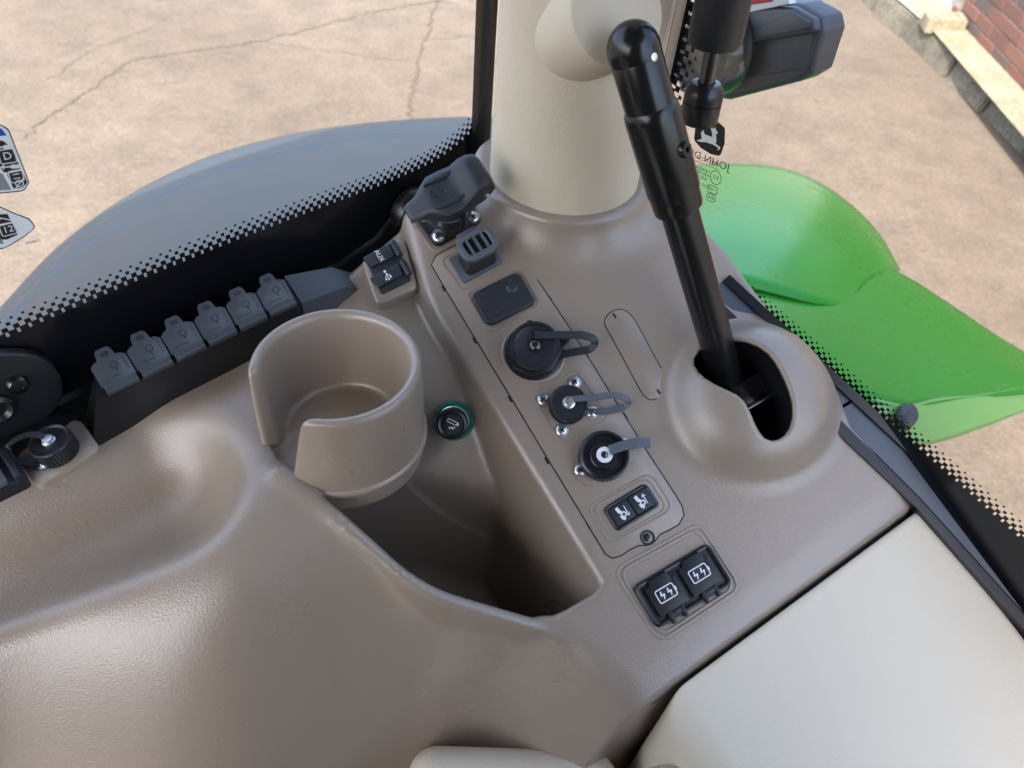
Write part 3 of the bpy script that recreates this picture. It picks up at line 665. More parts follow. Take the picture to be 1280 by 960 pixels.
bm = B(); lathe(bm, [(.0166, s3 - .001), (.0177, s3), (.0179, s3 + .006)] + [(.0179 * math.cos(a), s3 + .006 + (s4 - s3 - .006) * math.sin(a)) for a in np.linspace(.15, math.pi / 2 - .01, 9)] + [(0, s4)], lmm, 44); obj('domed_knob', bm, 'gloss', lev)
def stud(px, py, rad, r, name, material, hgt=.003):
    t = along(px, py); q = lb_ + ldir * t; v = unit(np.array([px, py]) * 0 + 1) if False else None
    tgt = at_depth(px, py, float(np.linalg.norm(q - O3)) * .98); rr = tgt - q; rr -= ldir * (rr @ ldir); toc = unit(O3 - q); toc -= ldir * (toc @ ldir); toc = unit(toc)
    sd = unit(np.cross(ldir, toc)); off = np.clip((rr @ sd) / rad, -.95, .95); dn = toc * math.sqrt(1 - off * off) + sd * off
    bm = B(); lathe(bm, [(r, -.002), (r, hgt * .5), (r * .8, hgt), (r * .35, hgt), (r * .3, hgt * .4), (0, hgt * .4)], frame(q + dn * rad, unit(np.cross(ldir, dn)), ldir, dn), 20); obj(name, bm, material, lev)
stud(851, 179, .0196, .0058, 'bolt_head', 'gloss', .0030); stud(814, 65, .0176, .0026, 'set_screw', 'zinc', .0004)
bm = B(); c = loc(942, 480, -.0); prism(bm, rrect(.030, .022, .002, 2, *loc(940, 488, -.0)), -.024, -.002, PF @ Matrix.Rotation(0, 4, 'Z'), .002); obj('lever_pivot', bm, 'gloss', lev)
bm = B(); prism(bm, rrect(.046, .003, .001, 2, *loc(958, 498, -.0)), -.024, .006, PF, .001); obj('pivot_plate', bm, 'dark_metal', lev)
bm = B(); lathe(bm, [(.006, 0), (.006, .004), (.0035, .006), (0, .006)], pf(962, 516, -.024), 6); obj('pivot_bolt', bm, 'dark_metal', lev)
# ------------------------------------------------------------------ things on the window ledge
WL = lambda s, o, z: W1P + W1T * s + W1N * o + np.array([0, 0, z])        # along the side window, out through it, up
def s1_of(p): return (p - W1P) @ W1T
GO = .034                                                # glass stands this far outside the ledge edge
def on_w1(px, py, o=GO): return on_plane(px, py, W1P + W1N * o, W1N)
def on_w2(px, py, o=.012): return on_plane(px, py, W2P + W2N * o, W2N)
def w1l(px, py, o=GO):
    p = on_w1(px, py, o); return (float(s1_of(p)), float(p[2]))
def w2l(px, py, o=.012):
    p = on_w2(px, py, o); return (float((p - W2P) @ W2T), float(p[2]))
W1F = lambda o: frame(W1P + W1N * o, W1T, np.array([0, 0, 1.]), -W1N)     # x along, y up, z into the cab
W2F = lambda o: frame(W2P + W2N * o, W2T, np.array([0, 0, 1.]), -W2N)
def ledge_z(s): return .0 + .0145 * min(1, max(0, (s - .05) / .25))
# glossy black sill between ledge and glass
sil = thing('window_sill', 'glossy black sill strip between the taupe ledge and the side glass', 'sill', WL(.15, .01, -.03))
bm = B(); V = []; secs = []
for s in np.linspace(-.25, .395, 16):
    z = ledge_z(s) - .004
    if s > .34: z += (s - .34) * .9
    V.append([WL(s, -.004, z - .03), WL(s, -.004, z), WL(s, .004, z + .0035), WL(s, GO - .004, z + .0035), WL(s, GO - .001, z + .008), WL(s, GO + .004, z + .008), WL(s, GO + .004, z - .03)])
fl_ = [tuple(v) for r in V for v in r]; raw(bm, fl_, [(i * 7 + j, i * 7 + (j + 1) % 7, (i + 1) * 7 + (j + 1) % 7, (i + 1) * 7 + j) for i in range(15) for j in range(7)] + [tuple(range(7)), tuple(15 * 7 + j for j in range(7))]); obj('strip', bm, 'gloss', sil)
# cable clip rail
rail = thing('cable_clip_rail', 'black cable clip rail with six hinged grey clips along the window ledge', 'rail', at_z(240, 490, 0))
ra, rb = at_z(113, 549, .0), at_z(442, 384, .013); rx = unit(rb - ra); rn = unit(W1N - rx * (W1N @ rx)); rz = np.cross(rx, rn)
if rz[2] < 0: rz = -rz
RF = frame(ra, rx, rn, rz); rl = float(np.linalg.norm(rb - ra)); x1 = rl * .80
prof = [(.000, -.012), (.000, .004), (.004, .0285), (.0075, .031), (.024, .042), (.026, .040), (.026, -.012)]
bm = B(); k = len(prof)
x0s, xs = [.000, .004, .0165, .019, .030, .030, .0], [x1] * 7
raw(bm, [(x0s[i] * 1.0, y, z) for i, (y, z) in enumerate(prof)] + [(x1, y, z) for y, z in prof], [(i, (i + 1) % k, k + (i + 1) % k, k + i) for i in range(k)] + [tuple(range(k)), tuple(k + i for i in range(k))], RF)
obj('housing', bm, 'satin', rail)
bm = B(); e_ = [(x1 + .001, 0, -.012), (x1 + .001, .003, .028), (x1 + .001, .026, .043), (x1 + .001, .027, -.012), (x1 + .045, .004, .022), (x1 + .045, .026, .030), (x1 + .078, .006, -.004), (x1 + .078, .026, .002), (x1 + .078, .004, -.014), (x1 + .078, .034, -.014)]
raw(bm, e_, [(0, 1, 2, 3), (1, 4, 5, 2), (4, 6, 7, 5), (0, 8, 6, 4, 1), (3, 2, 5, 7, 9), (6, 8, 9, 7), (0, 3, 9, 8)], RF); obj('end_wedge', bm, 'clip', rail)
slope = math.atan2(.021, .0265); pitch = (x1 - .026) / 6
def clip_at(i): return RF @ Matrix.Translation((.0235 + pitch * (i + .5), .0065, .0315)) @ Matrix.Rotation(slope + math.radians(10), 4, 'X')
def mk_clip(m):
    w = pitch * .96; bm = B()
    out = [(-w/2, .002), (w/2, .002), (w/2, .018), (w/2 - .003, .0205), (w*.26, .0212), (w*.22, .0265), (w*.15, .0285), (-w*.15, .0285), (-w*.22, .0265), (-w*.26, .0212), (-w/2 + .003, .0205), (-w/2, .018)]
    prism(bm, out, 0, .0026, m, .0007); c = obj('clip', bm, 'clip', rail)
    bm = B(); prism(bm, rrect(w * .22, .0032, .0006, 1, 0, .0240), .0024, .0030, m); obj('slot', bm, 'black_ink', c)
    bm = B(); lathe(bm, [(0, -w * .46), (.0042, -w * .46), (.0042, w * .46), (0, w * .46)], m @ Matrix.Translation((0, -.001, .001)) @ Matrix.Rotation(math.pi / 2, 4, 'Y'), 18); obj('hinge_barrel', bm, 'clip', c)
    bm = B(); sweep(bm, [(x, y, .0026) for x, y in circle(.0026, 14, w * .08, .0140)], [(.0004, 0), (.0004, .0004), (-.0004, .0004), (-.0004, 0)], m, closed=True)
    prism(bm, rrect(.0010, .0040, .0003, 1, w * .08, .0105), .0026, .0030, m); prism(bm, rrect(w * .45, .0008, .0003, 1, -w * .1, .0062), .0026, .0030, m)
    for q in range(4): prism(bm, rrect(.0016, .0010, .0003, 1, w * .38, .008 + q * .0026), .0026, .0030, m)
    obj('moulded_marks', bm, 'rubber', c); return c
c0 = mk_clip(clip_at(0)); base0 = clip_at(0).inverted()
for i in range(1, 6):
    mv = clip_at(i) @ base0
    n_c = c0.copy(); COL.objects.link(n_c); n_c.parent = rail; mm = rail.matrix_world
    n_c.matrix_parent_inverse = PINV[rail.name]; n_c.matrix_basis = mv
    for ch in list(c0.children):
        d = ch.copy(); COL.objects.link(d); d.parent = n_c; d.matrix_parent_inverse = Matrix.Identity(4)
# small capped socket on the ledge
lss = thing('capped_socket', 'black ribbed socket cap on the ledge beside the cable clip rail', 'socket', at_z(70, 556, .001))
lz = unit(np.array([-.10, -.10, 1])); lx_ = unit(np.cross([W1N[0], W1N[1], 0], lz)); lf = frame(at_z(74, 566, .0012), lx_, np.cross(lz, lx_), lz)
bm = B(); prism(bm, rrect(.048, .040, .006), -.004, .0012, lf, .0008); obj('mounting_plate', bm, 'taupe', lss)
bm = B(); prism(bm, knurl(40, .0150, .0007), .001, .0150, lf); lathe(bm, [(.0147, .0150), (.0140, .0162), (.0128, .0158), (.0122, .0150), (0, .0150)], lf, 40); obj('cap', bm, 'black', lss)
bm = B(); lathe(bm, [(.0048, .0148), (.0048, .0160), (.0036, .0164), (.0036, .0185), (0, .0190)], lf, 24); obj('rivet', bm, 'zinc', lss)
for px, py in ((92,533),(91,560),(55,579)):
    screw(lss, frame(at_z(px, py, .0028), lx_, np.cross(lz, lx_), lz), .0036)
def zp(px, py, z): return Vector(at_z(px, py, z))
ribbon(lss, [zp(54, 545, .020), zp(38, 543, .021), zp(20, 549, .018), zp(10, 559, .012), zp(14, 571, .008), zp(30, 579, .005), zp(50, 580, .004)], .0022, .0006, up=(0, 0, 1), material='rubber')
# hinged cover at the end of the ledge
hc = thing('socket_cover', 'black hinged cover lying flat at the end of the ledge', 'cover', at_z(0, 595, 0))
cf = frame(at_z(3, 597, .001), W1T, W1N, np.array([0, 0, 1.]))
bm = B(); prism(bm, rrect(.050, .034, .003, 2, -.012, 0), -.004, .006, cf, .001); obj('housing', bm, 'black', hc)
bm = B(); prism(bm, rrect(.036, .028, .002, 2, -.016, -.001), .006, .0095, cf, .001); obj('flap', bm, 'slate', hc)
bm = B(); prism(bm, rrect(.005, .034, .001, 2, .0085, -.001), .005, .012, cf, .001); obj('end_rib', bm, 'black', hc)
# ------------------------------------------------------------------ glass
def glass_mat(name, tint, dust=0.):
    m = bpy.data.materials.new(name); m.use_nodes = True; nt = m.node_tree; nt.nodes.clear()
    o = nt.nodes.new('ShaderNodeOutputMaterial'); mx = nt.nodes.new('ShaderNodeMixShader'); t = nt.nodes.new('ShaderNodeBsdfTransparent'); g = nt.nodes.new('ShaderNodeBsdfGlossy'); fr = nt.nodes.new('ShaderNodeFresnel')
    t.inputs[0].default_value = (*tint, 1); g.inputs['Roughness'].default_value = .01; fr.inputs[0].default_value = 1.27
    if dust:
        ge = nt.nodes.new('ShaderNodeNewGeometry'); n1 = nt.nodes.new('ShaderNodeTexNoise'); n1.inputs['Scale'].default_value = 7; n1.inputs['Detail'].default_value = 8; n1.inputs['Roughness'].default_value = .7; nt.links.new(ge.outputs['Position'], n1.inputs['Vector'])
        mr = nt.nodes.new('ShaderNodeMapRange'); mr.inputs['From Min'].default_value = .35; mr.inputs['From Max'].default_value = .75; mr.inputs['To Min'].default_value = dust * .25; mr.inputs['To Max'].default_value = dust; nt.links.new(n1.outputs['Fac'], mr.inputs['Value'])
        df = nt.nodes.new('ShaderNodeBsdfTranslucent'); df.inputs[0].default_value = (.8, .78, .74, 1); m2 = nt.nodes.new('ShaderNodeMixShader'); nt.links.new(mr.outputs['Result'], m2.inputs[0]); nt.links.new(t.outputs[0], m2.inputs[1]); nt.links.new(df.outputs[0], m2.inputs[2]); t = m2
    nt.links.new(fr.outputs[0], mx.inputs[0]); nt.links.new(t.outputs[0], mx.inputs[1]); nt.links.new(g.outputs[0], mx.inputs[2]); nt.links.new(mx.outputs[0], o.inputs[0]); return m
M['glass'] = glass_mat('window_glass', (.95, .965, .955), .02)
M['frit'] = mat('ceramic_frit', (.006, .0065, .009), .22)
g1 = thing('side_window', 'clear side window with wide black printed border and function stickers', 'window', WL(.15, GO, -.04))
bm = B(); raw(bm, [(-.9, -.05, 0), (.476, -.05, 0), (.476, 1.05, 0), (-.9, 1.05, 0)], [(0, 1, 2, 3)], W1F(GO)); obj('pane', bm, 'glass', g1, 0)
def frit(parent, curve, below, m, sgn, step, loc_fn, width=None):
    # curve: list of (s, z); solid band on the 'below' side, squares fading off on the other
    C_ = [np.array(p) for p in bezier(curve, 10)]; Ls = [0.]
    for a, b in zip(C_, C_[1:]): Ls.append(Ls[-1] + np.linalg.norm(b - a))
    def at(l):
        l = min(max(l, 0), Ls[-1] - 1e-6); i = int(np.searchsorted(Ls, l, 'right')) - 1; i = min(i, len(C_) - 2); t = (l - Ls[i]) / (Ls[i + 1] - Ls[i]); e = unit(C_[i + 1] - C_[i])
        return C_[i] * (1 - t) + C_[i + 1] * t, e, np.array([-e[1], e[0]]) * sgn
    bm = B(); N_ = 120; A_, Bq = [], []
    for i in range(N_ + 1):
        p, e, nn = at(Ls[-1] * i / N_); A_.append((*(p - nn * step * .55), 0)); Bq.append((*(p - nn * width), 0) if width else below(p))
    raw(bm, A_ + Bq, [(i, i + 1, N_ + 2 + i, N_ + 1 + i) for i in range(N_)], m); obj('printed_border', bm, 'frit', parent, 0)
    bm = B(); n_d = int(Ls[-1] / step)
    for i in range(n_d):
        for off, sz, ph in ((-.40, .74, 0.), (.20, .52, .5), (.72, .36, 0), (1.22, .24, .5)):
            p, e, nn = at((i + .5 + ph) * step); c = p + nn * off * step; h_ = sz * step / 2
            raw(bm, [(*(c + e * a * h_ + nn * b * h_), .00005) for a, b in ((-1, -1), (1, -1), (1, 1), (-1, 1))], [(0, 1, 2, 3)], m)
    o = obj('printed_dots', bm, 'frit', parent, 0); o['kind'] = 'stuff'
frit(g1, [w1l(-330, 560), w1l(-150, 486), w1l(0, 418), w1l(100, 374), w1l(200, 332), w1l(300, 292), w1l(400, 254), w1l(480, 224), w1l(540, 197), w1l(575, 172), w1l(597, 148), w1l(606, 128)], lambda p: (p[0], -.045, 0), W1F(GO - .0006), 1, .0078, None)
# seal along the post
bm = B(); sa = s1_of(on_w1(606, 100)); 
prism(bm, rrect(.018, 1.05, .0085, 4, .479, .590), 0, .010, W1F(GO - .001), .003); obj('edge_seal', bm, 'gloss', g1)
# round hinge plate
hp = thing('glass_hinge', 'black oblong hinge plate screwed to the side glass above the ledge', 'hinge', on_w1(20, 500, GO - .01))
pp_ = [w1l(*q, GO - .004) for q in ((-70,455),(-40,440),(0,436),(38,438),(62,450),(75,474),(70,500),(48,522),(10,544),(-30,566),(-70,560))]
bm = B(); prism(bm, smooth_loop(pp_, 4), 0, .008, W1F(GO - .003), .002, 3); obj('plate', bm, 'black', hp)
c = w1l(22, 481, GO - .012); hm2 = W1F(GO - .011) @ Matrix.Translation((c[0], c[1], 0))
bm = B(); lathe(bm, [(.0078, -.001), (.0078, .002), (.0062, .0045), (.0030, .0048), (.0028, .003), (0, .003)], hm2, 24)
h1_ = obj('hinge_screw', bm, 'dark_metal', hp)
c = w1l(-4, 512, GO - .012); bm = B(); lathe(bm, [(.012, -.001), (.012, .003), (.009, .005), (.006, .002), (0, .002)], W1F(GO - .011) @ Matrix.Translation((c[0], c[1], 0)), 28); obj('hinge_boss', bm, 'satin', hp)
# dark sleeve by the winged socket (window latch base)
c = w1l(520, 262, GO - .01); bm = B(); lathe(bm, [(.026, 0), (.026, .010), (.023, .014), (.019, .014), (.017, .008), (0, .008)], W1F(GO - .003) @ Matrix.Translation((c[0], c[1] - .004, 0)), 36)
lt = obj('latch_base', bm, 'satin'); tag(lt, 'round black latch base on the side glass behind the winged socket', 'latch')
# stickers
M['sticker'] = mat('sticker_white', (.80, .86, .88), .35); M['sticker_blue'] = mat('sticker_blue', (.01, .07, .50), .35); M['sticker_grey'] = mat('sticker_grey', (.26, .27, .28), .4)
SO = GO - .0012
def flat(parent, name, pts, z, material, r=.0):
    bm = B(); p = [w1l(*q, SO) for q in pts]; p = round_poly(p, r, 3) if r else p
    prism(bm, p, z, z + .0001, W1F(SO)); return obj(name, bm, material, parent, 0)
def pxframe(px, py, ax, o, fn, T, Nn):                   # frame on a pane whose x axis runs along a pixel direction
    p = fn(px, py, o); q = fn(px + ax[0], py + ax[1], o); x = unit(q - p); z = -Nn; y = np.cross(z, x); return frame(p + z * .0004, x, y, z)
st = thing('sticker', 'white sticker with blue corner and black panels marked D and 11 on side glass', 'sticker', on_w1(10, 200, SO))
flat(st, 'outline', ((-62,131),(2,156),(11,161),(37,228),(30,239),(-52,247)), 0, 'black_ink', .004)
flat(st, 'backing', ((-60,133),(2,157.5),(10,163),(35.5,228),(29,237.5),(-50,245.5)), .00012, 'sticker', .004)
flat(st, 'blue_block', ((-40,146),(2,161),(8,169),(-38,173)), .00024, 'sticker_blue')
flat(st, 'black_panel', ((-26,172),(4,176),(14,184),(26,212),(5,216)), .00024, 'black_ink', .002)
flat(st, 'black_panel', ((8,217),(27,213),(34,228),(28,234),(17,236)), .00024, 'black_ink', .001)
flat(st, 'grey_panel', ((-40,204),(3,217),(14,237),(-36,240)), .00024, 'sticker_grey')
def s_text(parent, s, px, py, ax, size, material='white_ink'):
    obj('lettering', text_mesh(s, size, pxframe(px, py, ax, SO, on_w1, W1T, W1N), .00005), material, parent, 0)
def s_box(parent, px, py, ax, w, h):
    bm = B(); sweep(bm, [(x, y, 0) for x, y in rrect(w, h, .0012, 2)], [(.0003, 0), (.0003, .0001), (-.0003, .0001), (-.0003, 0)], pxframe(px, py, ax, SO, on_w1, W1T, W1N), closed=True); obj('symbol_box', bm, 'white_ink', parent, 0)
s_text(st, 'D', 9, 195, (10, -1.5), .0068); s_box(st, 9, 195, (10, -1.5), .0090, .0090)
s_text(st, '11', 20, 220, (2.5, 9), .0058); s_box(st, 20, 220, (2.5, 9), .0078, .0078)
def bolt_sym(parent, px, py, ax):
    m = pxframe(px, py, ax, SO, on_w1, W1T, W1N); bm = B(); prism(bm, rrect(.0052, .0026, .0010, 2, .002, 0), 0, .0001, m); stroke(bm, (-.006, 0), (.0, 0), .0009, m); stroke(bm, (-.0045, -.0016), (-.0045, .0016), .0008, m); obj('symbol', bm, 'white_ink', parent, 0)
bolt_sym(st, 5, 183.5, (10, -.5)); bolt_sym(st, 14, 208, (10, -.5))
m_ = pxframe(24, 229, (2.5, 9), SO, on_w1, W1T, W1N); bm = B(); sweep(bm, [(x, y, 0) for x, y in circle(.0022, 12)], [(.0003, 0), (.0003, .0001), (-.0003, .0001), (-.0003, 0)], m_, closed=True); stroke(bm, (-.003, .003), (.003, -.003), .0006, m_); obj('symbol', bm, 'white_ink', st, 0)
s2_ = thing('sticker', 'white arrow shaped sticker with a black panel marked 12 on side glass', 'sticker', on_w1(10, 285, SO))
flat(s2_, 'outline', ((-60,236),(0,258),(18,266),(37,273),(45,284),(32,295),(14,306),(4,311),(-60,312)), 0, 'black_ink', .003)
flat(s2_, 'backing', ((-58,238),(0,259.5),(18,267.5),(36,274.5),(43.5,284),(31,294),(14,304.5),(4,309.5),(-58,310)), .00012, 'sticker', .003)
flat(s2_, 'black_panel', ((-16,269),(9,267),(22,293),(9,299),(-8,300)), .00024, 'black_ink', .001)
flat(s2_, 'grey_panel', ((-30,300),(1,297),(5,304),(-28,308)), .00024, 'sticker_grey')
s_text(s2_, '12', 10, 286.5, (10, -2.5), .0064); s_box(s2_, 10, 286.5, (10, -2.5), .0090, .0080)
m_ = pxframe(4, 275, (10, -2), SO, on_w1, W1T, W1N); bm = B()
for a, b in (((-.004, -.001), (-.001, .002)), ((-.001, .002), (.004, -.001)), ((-.003, -.0025), (.004, -.0025))): stroke(bm, a, b, .0007, m_)
obj('symbol', bm, 'white_ink', s2_, 0)
obj('serial_print', text_mesh('R568072', .0026, pxframe(41, 302, (10, -1.8), SO, on_w1, W1T, W1N), 0), 'black_ink', g1, 0)
# ------------------------------------------------------------------ rear window
G2 = .014
g2 = thing('rear_window', 'clear rear window with dotted black border and a maker\'s mark', 'window', on_w2(1150, 640, G2))
bm = B(); raw(bm, [(-.50, -.14, 0), (.7, -.55, 0), (.7, 1.1, 0), (-.50, 1.1, 0)], [(0, 1, 2, 3)], W2F(G2)); obj('pane', bm, 'glass', g2, 0)
w2 = lambda x, y: w2l(x, y, G2)
frit(g2, [w2(790, 222), w2(815, 258), w2(850, 291), w2(890, 325), w2(1000, 422), w2(1140, 546), w2(1280, 670), w2(1420, 800), w2(1600, 960)], None, W2F(G2 - .0006), 1, .0070, None, width=.075)
frit(g2, [w2(800, 240), w2(818, 185), w2(846, 108), w2(867, 20), w2(889, -80), w2(939, -300)], None, W2F(G2 - .0006), -1, .0105, None, width=.014)
# sloping sill in the panel plane
def Pw(px, py, w): return on_panel(px, py, w)
se1 = thing('window_sill', 'dark metal sill, sky reflection put into its blue grey colour, sloping along the rear glass beside the console', 'sill', Pw(1150, 620, 0))
def strip(pts_in, pts_out, w_in, w_out, depth, name, material, bev=.0):
    bm = B(); a = [Pw(*p, w_in) for p in pts_in]; b = [Pw(*p, w_out) for p in pts_out]; n = len(a); dn = -PN * depth
    V_ = a + b + [p + dn for p in b] + [p + dn for p in a]
    raw(bm, [tuple(v) for v in V_], [(r * n + i, r * n + i + 1, ((r + 1) % 4) * n + i + 1, ((r + 1) % 4) * n + i) for r in range(4) for i in range(n - 1)] + [(0, n, 2 * n, 3 * n), (n - 1, 2 * n - 1, 3 * n - 1, 4 * n - 1)]); return obj(name, bm, material, se1)
M['sill'] = mat('sill_sky_tint', (.075, .095, .125), .3)  # blue grey base colour stands in for reflected sky on the sill
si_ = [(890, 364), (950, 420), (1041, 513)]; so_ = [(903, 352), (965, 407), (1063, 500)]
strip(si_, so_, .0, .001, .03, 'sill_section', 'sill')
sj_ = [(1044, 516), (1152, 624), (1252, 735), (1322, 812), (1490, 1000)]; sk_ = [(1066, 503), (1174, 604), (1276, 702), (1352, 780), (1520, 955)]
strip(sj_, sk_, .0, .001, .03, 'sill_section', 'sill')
strip([(870, 362), (1000, 497), (1148, 637), (1244, 746), (1316, 826), (1480, 1015)], [(889, 365), (1040, 514), (1151, 625), (1251, 736), (1321, 813), (1489, 1001)], .002, .002, .03, 'inner_gasket', 'satin')
strip([(904, 351), (1064, 499.5), (1175, 603), (1277, 701), (1353, 779), (1521, 954)], [(912, 343), (1074, 493), (1184, 596), (1287, 694), (1363, 770), (1533, 944)], .004, .005, .03, 'outer_gasket', 'satin')
bm = B(); prism(bm, [tuple(loc(x, y)) for x, y in ((1172, 626), (1150, 654), (820, 884), (806, 866))], -.06, -.016, PF); obj('gap_filler', bm, 'satin', con)
# post-side trim strip
bm = B(); a0, a1 = w2(838, 20)[0], w2(860, 20)[0]; prism(bm, [(-.515, .13), (-.482, .13), (-.482, 1.08), (-.515, 1.08)], 0, .012, W2F(G2 - .004), .002); obj('trim_strip', bm, 'taupe', g2)
# maker's mark, printed on the outside so it reads backwards from the cab
def g_frame(px, py, ax): 
    return pxframe(px, py, ax, G2, on_w2, W2T, W2N)
mk = g_frame(887, 172, (10, 2.2)) @ Matrix.Diagonal((1.4, 1.12, 1, 1))
sh = [(-.0115, .0115), (-.004, .0150), (.006, .0135), (.0120, .0100), (.0125, -.002), (.0095, -.0125), (.002, -.0125), (-.0065, -.0095), (-.0125, -.0045)]
bm = B(); prism(bm, round_poly(sh, .003, 3), 0, .0001, mk); obj('printed_shield', bm, 'black_ink', g2, 0)
bm = B()
for p in ([(-.0105, -.0045), (-.0060, -.0020), (-.0070, .0025), (-.0050, .0050), (-.0040, .0020), (.0025, .0010), (.0020, .0050), (.0055, .0030), (.0060, -.0025), (.0030, -.0045), (-.0030, -.0040), (-.0065, -.0048)], [(.0020, .0045), (.0010, .0070), (.0015, .0090), (.0030, .0075), (.0048, .0092), (.0050, .0072), (.0070, .0052), (.0050, .0035)], [(.0045, -.0030), (.0095, -.0055), (.0090, -.0070), (.0070, -.0085), (.0078, -.0062), (.0030, -.0045)]): prism(bm, p, .00012, .0002, mk)
obj('printed_deer', bm, 'sticker', g2, 0)
def g_text(s, px, py, ax, size): obj('lettering', text_mesh(s, size, g_frame(px, py, ax), 0, mirror=True, sx=1.25), 'black_ink', g2, 0)
g_text('JOHN DEERE', 877, 196, (10, 4.1), .0092)
g_text('AL217215', 884, 201, (10, 4.1), .0048)
for t_, x_, y_ in (('TEMPERED', 876, 211), ('43R-000', 878, 216.5), ('AS2 M1', 876, 221), ('DOT 607', 878, 231), ('PILK', 874, 247)): g_text(t_, x_, y_, (10, 4.3), .0040)
bm = B(); m_ = g_frame(888, 208, (10, 4.1)); prism(bm, rrect(.034, .0004, .0001, 1, -.006, 0), 0, .0001, m_); obj('printed_rule', bm, 'black_ink', g2, 0)
for px, py, w, s in ((895, 222, 0, 'E3'), (891, 237, 1, '19'), (889, 247, 2, '000')):
    m_ = g_frame(px, py, (10, 4.3)); bm = B(); pa = circle(.0062, 20) if w == 0 else rrect(.0105, .0070, .001 if w == 1 else .0034, 3)
    sweep(bm, [(x, y, 0) for x, y in pa], [(.0003, 0), (.0003, .0001), (-.0003, .0001), (-.0003, 0)], m_, closed=True); obj('approval_mark', bm, 'black_ink', g2, 0); g_text(s, px, py, (10, 4.3), .0052 if w == 0 else .0042)
# gas strut
gs = thing('gas_strut', 'black gas strut with bright rod and ball socket hanging inside rear glass', 'strut', on_w2(876, 150, -.05))
SO2 = -.045
sa_, sb_ = on_w2(873, 152, SO2), on_w2(906, -10, SO2); sdv = unit(sb_ - sa_); sf = frame(sa_, unit(np.cross(sdv, W2N)), np.cross(sdv, unit(np.cross(sdv, W2N))), sdv)
def sal(px, py): return float((on_w2(px, py, SO2) - sa_) @ sdv)
a1_, a2_ = sal(880, 101), sal(892, 56)
bm = B(); lathe(bm, [(0, 0), (.0138, 0), (.0150, .002), (.0150, a1_ * .5), (.0142, a1_ * .505), (.0142, a1_ * .53), (.0150, a1_ * .535), (.0150, a1_ - .009), (.0142, a1_ - .004), (.0110, a1_ - .0005), (.0070, a1_)], sf, 32); obj('end_fitting', bm, 'satin', gs)
bm = B(); lathe(bm, [(.0064, a1_ - .002), (.0064, a2_ + .01)], sf, 24); obj('rod', bm, 'dark_metal', gs)
bm = B(); lathe(bm, [(.006, a2_), (.0185, a2_), (.0200, a2_ + .004), (.0200, a2_ + .9), (0, a2_ + .9)], sf, 40); obj('cylinder', bm, 'black', gs)
# ------------------------------------------------------------------ outside
def loft(rows, n=8, m=6):                                # rows of points -> smooth grid of vertices
    R_ = [bezier(r, n) for r in rows]; k = len(R_[0]); cols = [bezier([r[i] for r in R_], m) for i in range(k)]
    V_ = [tuple(c[j]) for c in cols for j in range(len(cols[0]))]; w = len(cols[0])
    return V_, [(i * w + j, (i + 1) * w + j, (i + 1) * w + j + 1, i * w + j + 1) for i in range(k - 1) for j in range(w - 1)]
def shell(name, rows, material, parent, th=.005, n=8, m=6, smooth=50):
    bm = B(); V_, F_ = loft(rows, n, m); raw(bm, V_, F_)
    bmesh.ops.recalc_face_normals(bm, faces=bm.faces); bm.normal_update()
    if sum(f.normal.z for f in bm.faces) < 0: bmesh.ops.reverse_faces(bm, faces=bm.faces)
    o = obj(name, bm, material, parent, smooth); md = o.modifiers.new('Solidify', 'SOLIDIFY'); md.thickness = th; md.offset = -1; return o
Z = at_z
M['fender_sky_tint'] = mat('fender_sky_tint', (.034, .042, .051), .42, var=.05, vscale=8)  # black plastic; its sky reflection is put into this blue grey base
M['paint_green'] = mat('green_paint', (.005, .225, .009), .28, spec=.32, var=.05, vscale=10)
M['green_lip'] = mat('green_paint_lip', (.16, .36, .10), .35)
lf_ = thing('wheel_fender', 'curved black wheel fender, reflected sky tinted into its blue grey colour, with stepped lip outside the side window', 'fender', Z(300, 250, -.3))
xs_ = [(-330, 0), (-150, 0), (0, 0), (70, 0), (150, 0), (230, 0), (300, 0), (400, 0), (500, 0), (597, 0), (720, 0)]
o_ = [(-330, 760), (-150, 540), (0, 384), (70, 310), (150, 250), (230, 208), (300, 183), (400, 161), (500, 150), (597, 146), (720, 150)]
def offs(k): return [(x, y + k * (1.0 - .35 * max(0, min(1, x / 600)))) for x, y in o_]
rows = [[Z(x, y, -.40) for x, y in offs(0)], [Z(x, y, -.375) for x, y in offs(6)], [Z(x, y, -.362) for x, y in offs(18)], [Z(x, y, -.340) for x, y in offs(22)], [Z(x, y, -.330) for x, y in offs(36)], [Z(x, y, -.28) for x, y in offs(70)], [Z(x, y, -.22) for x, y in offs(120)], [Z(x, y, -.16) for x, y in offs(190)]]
shell('panel', rows, 'fender_sky_tint', lf_, .006, 6, 4, 30)
gf = thing('green_fender', 'glossy green rear fender with two rounded lobes outside the rear window', 'fender', Z(1050, 350, -.3))
rows = [[Z(780, 232, -.36), Z(830, 213, -.37), Z(890, 205, -.38), Z(960, 207, -.38), Z(1010, 221, -.385), Z(1060, 252, -.39), Z(1100, 293, -.395), Z(1126, 338, -.40)],
        [Z(780, 250, -.29), Z(830, 235, -.295), Z(890, 230, -.30), Z(950, 232, -.30), Z(1000, 245, -.305), Z(1045, 270, -.31), Z(1083, 302, -.32), Z(1112, 340, -.34)],
        [Z(780, 285, -.22), Z(825, 275, -.225), Z(880, 272, -.23), Z(930, 278, -.235), Z(975, 290, -.24), Z(1010, 305, -.245), Z(1050, 325, -.26), Z(1085, 350, -.29)],
        [Z(780, 340, -.19), Z(815, 340, -.19), Z(860, 345, -.19), Z(900, 350, -.195), Z(940, 358, -.20), Z(980, 368, -.21), Z(1020, 378, -.225), Z(1060, 385, -.25)]]
shell('rear_lobe', rows, 'paint_green', gf)
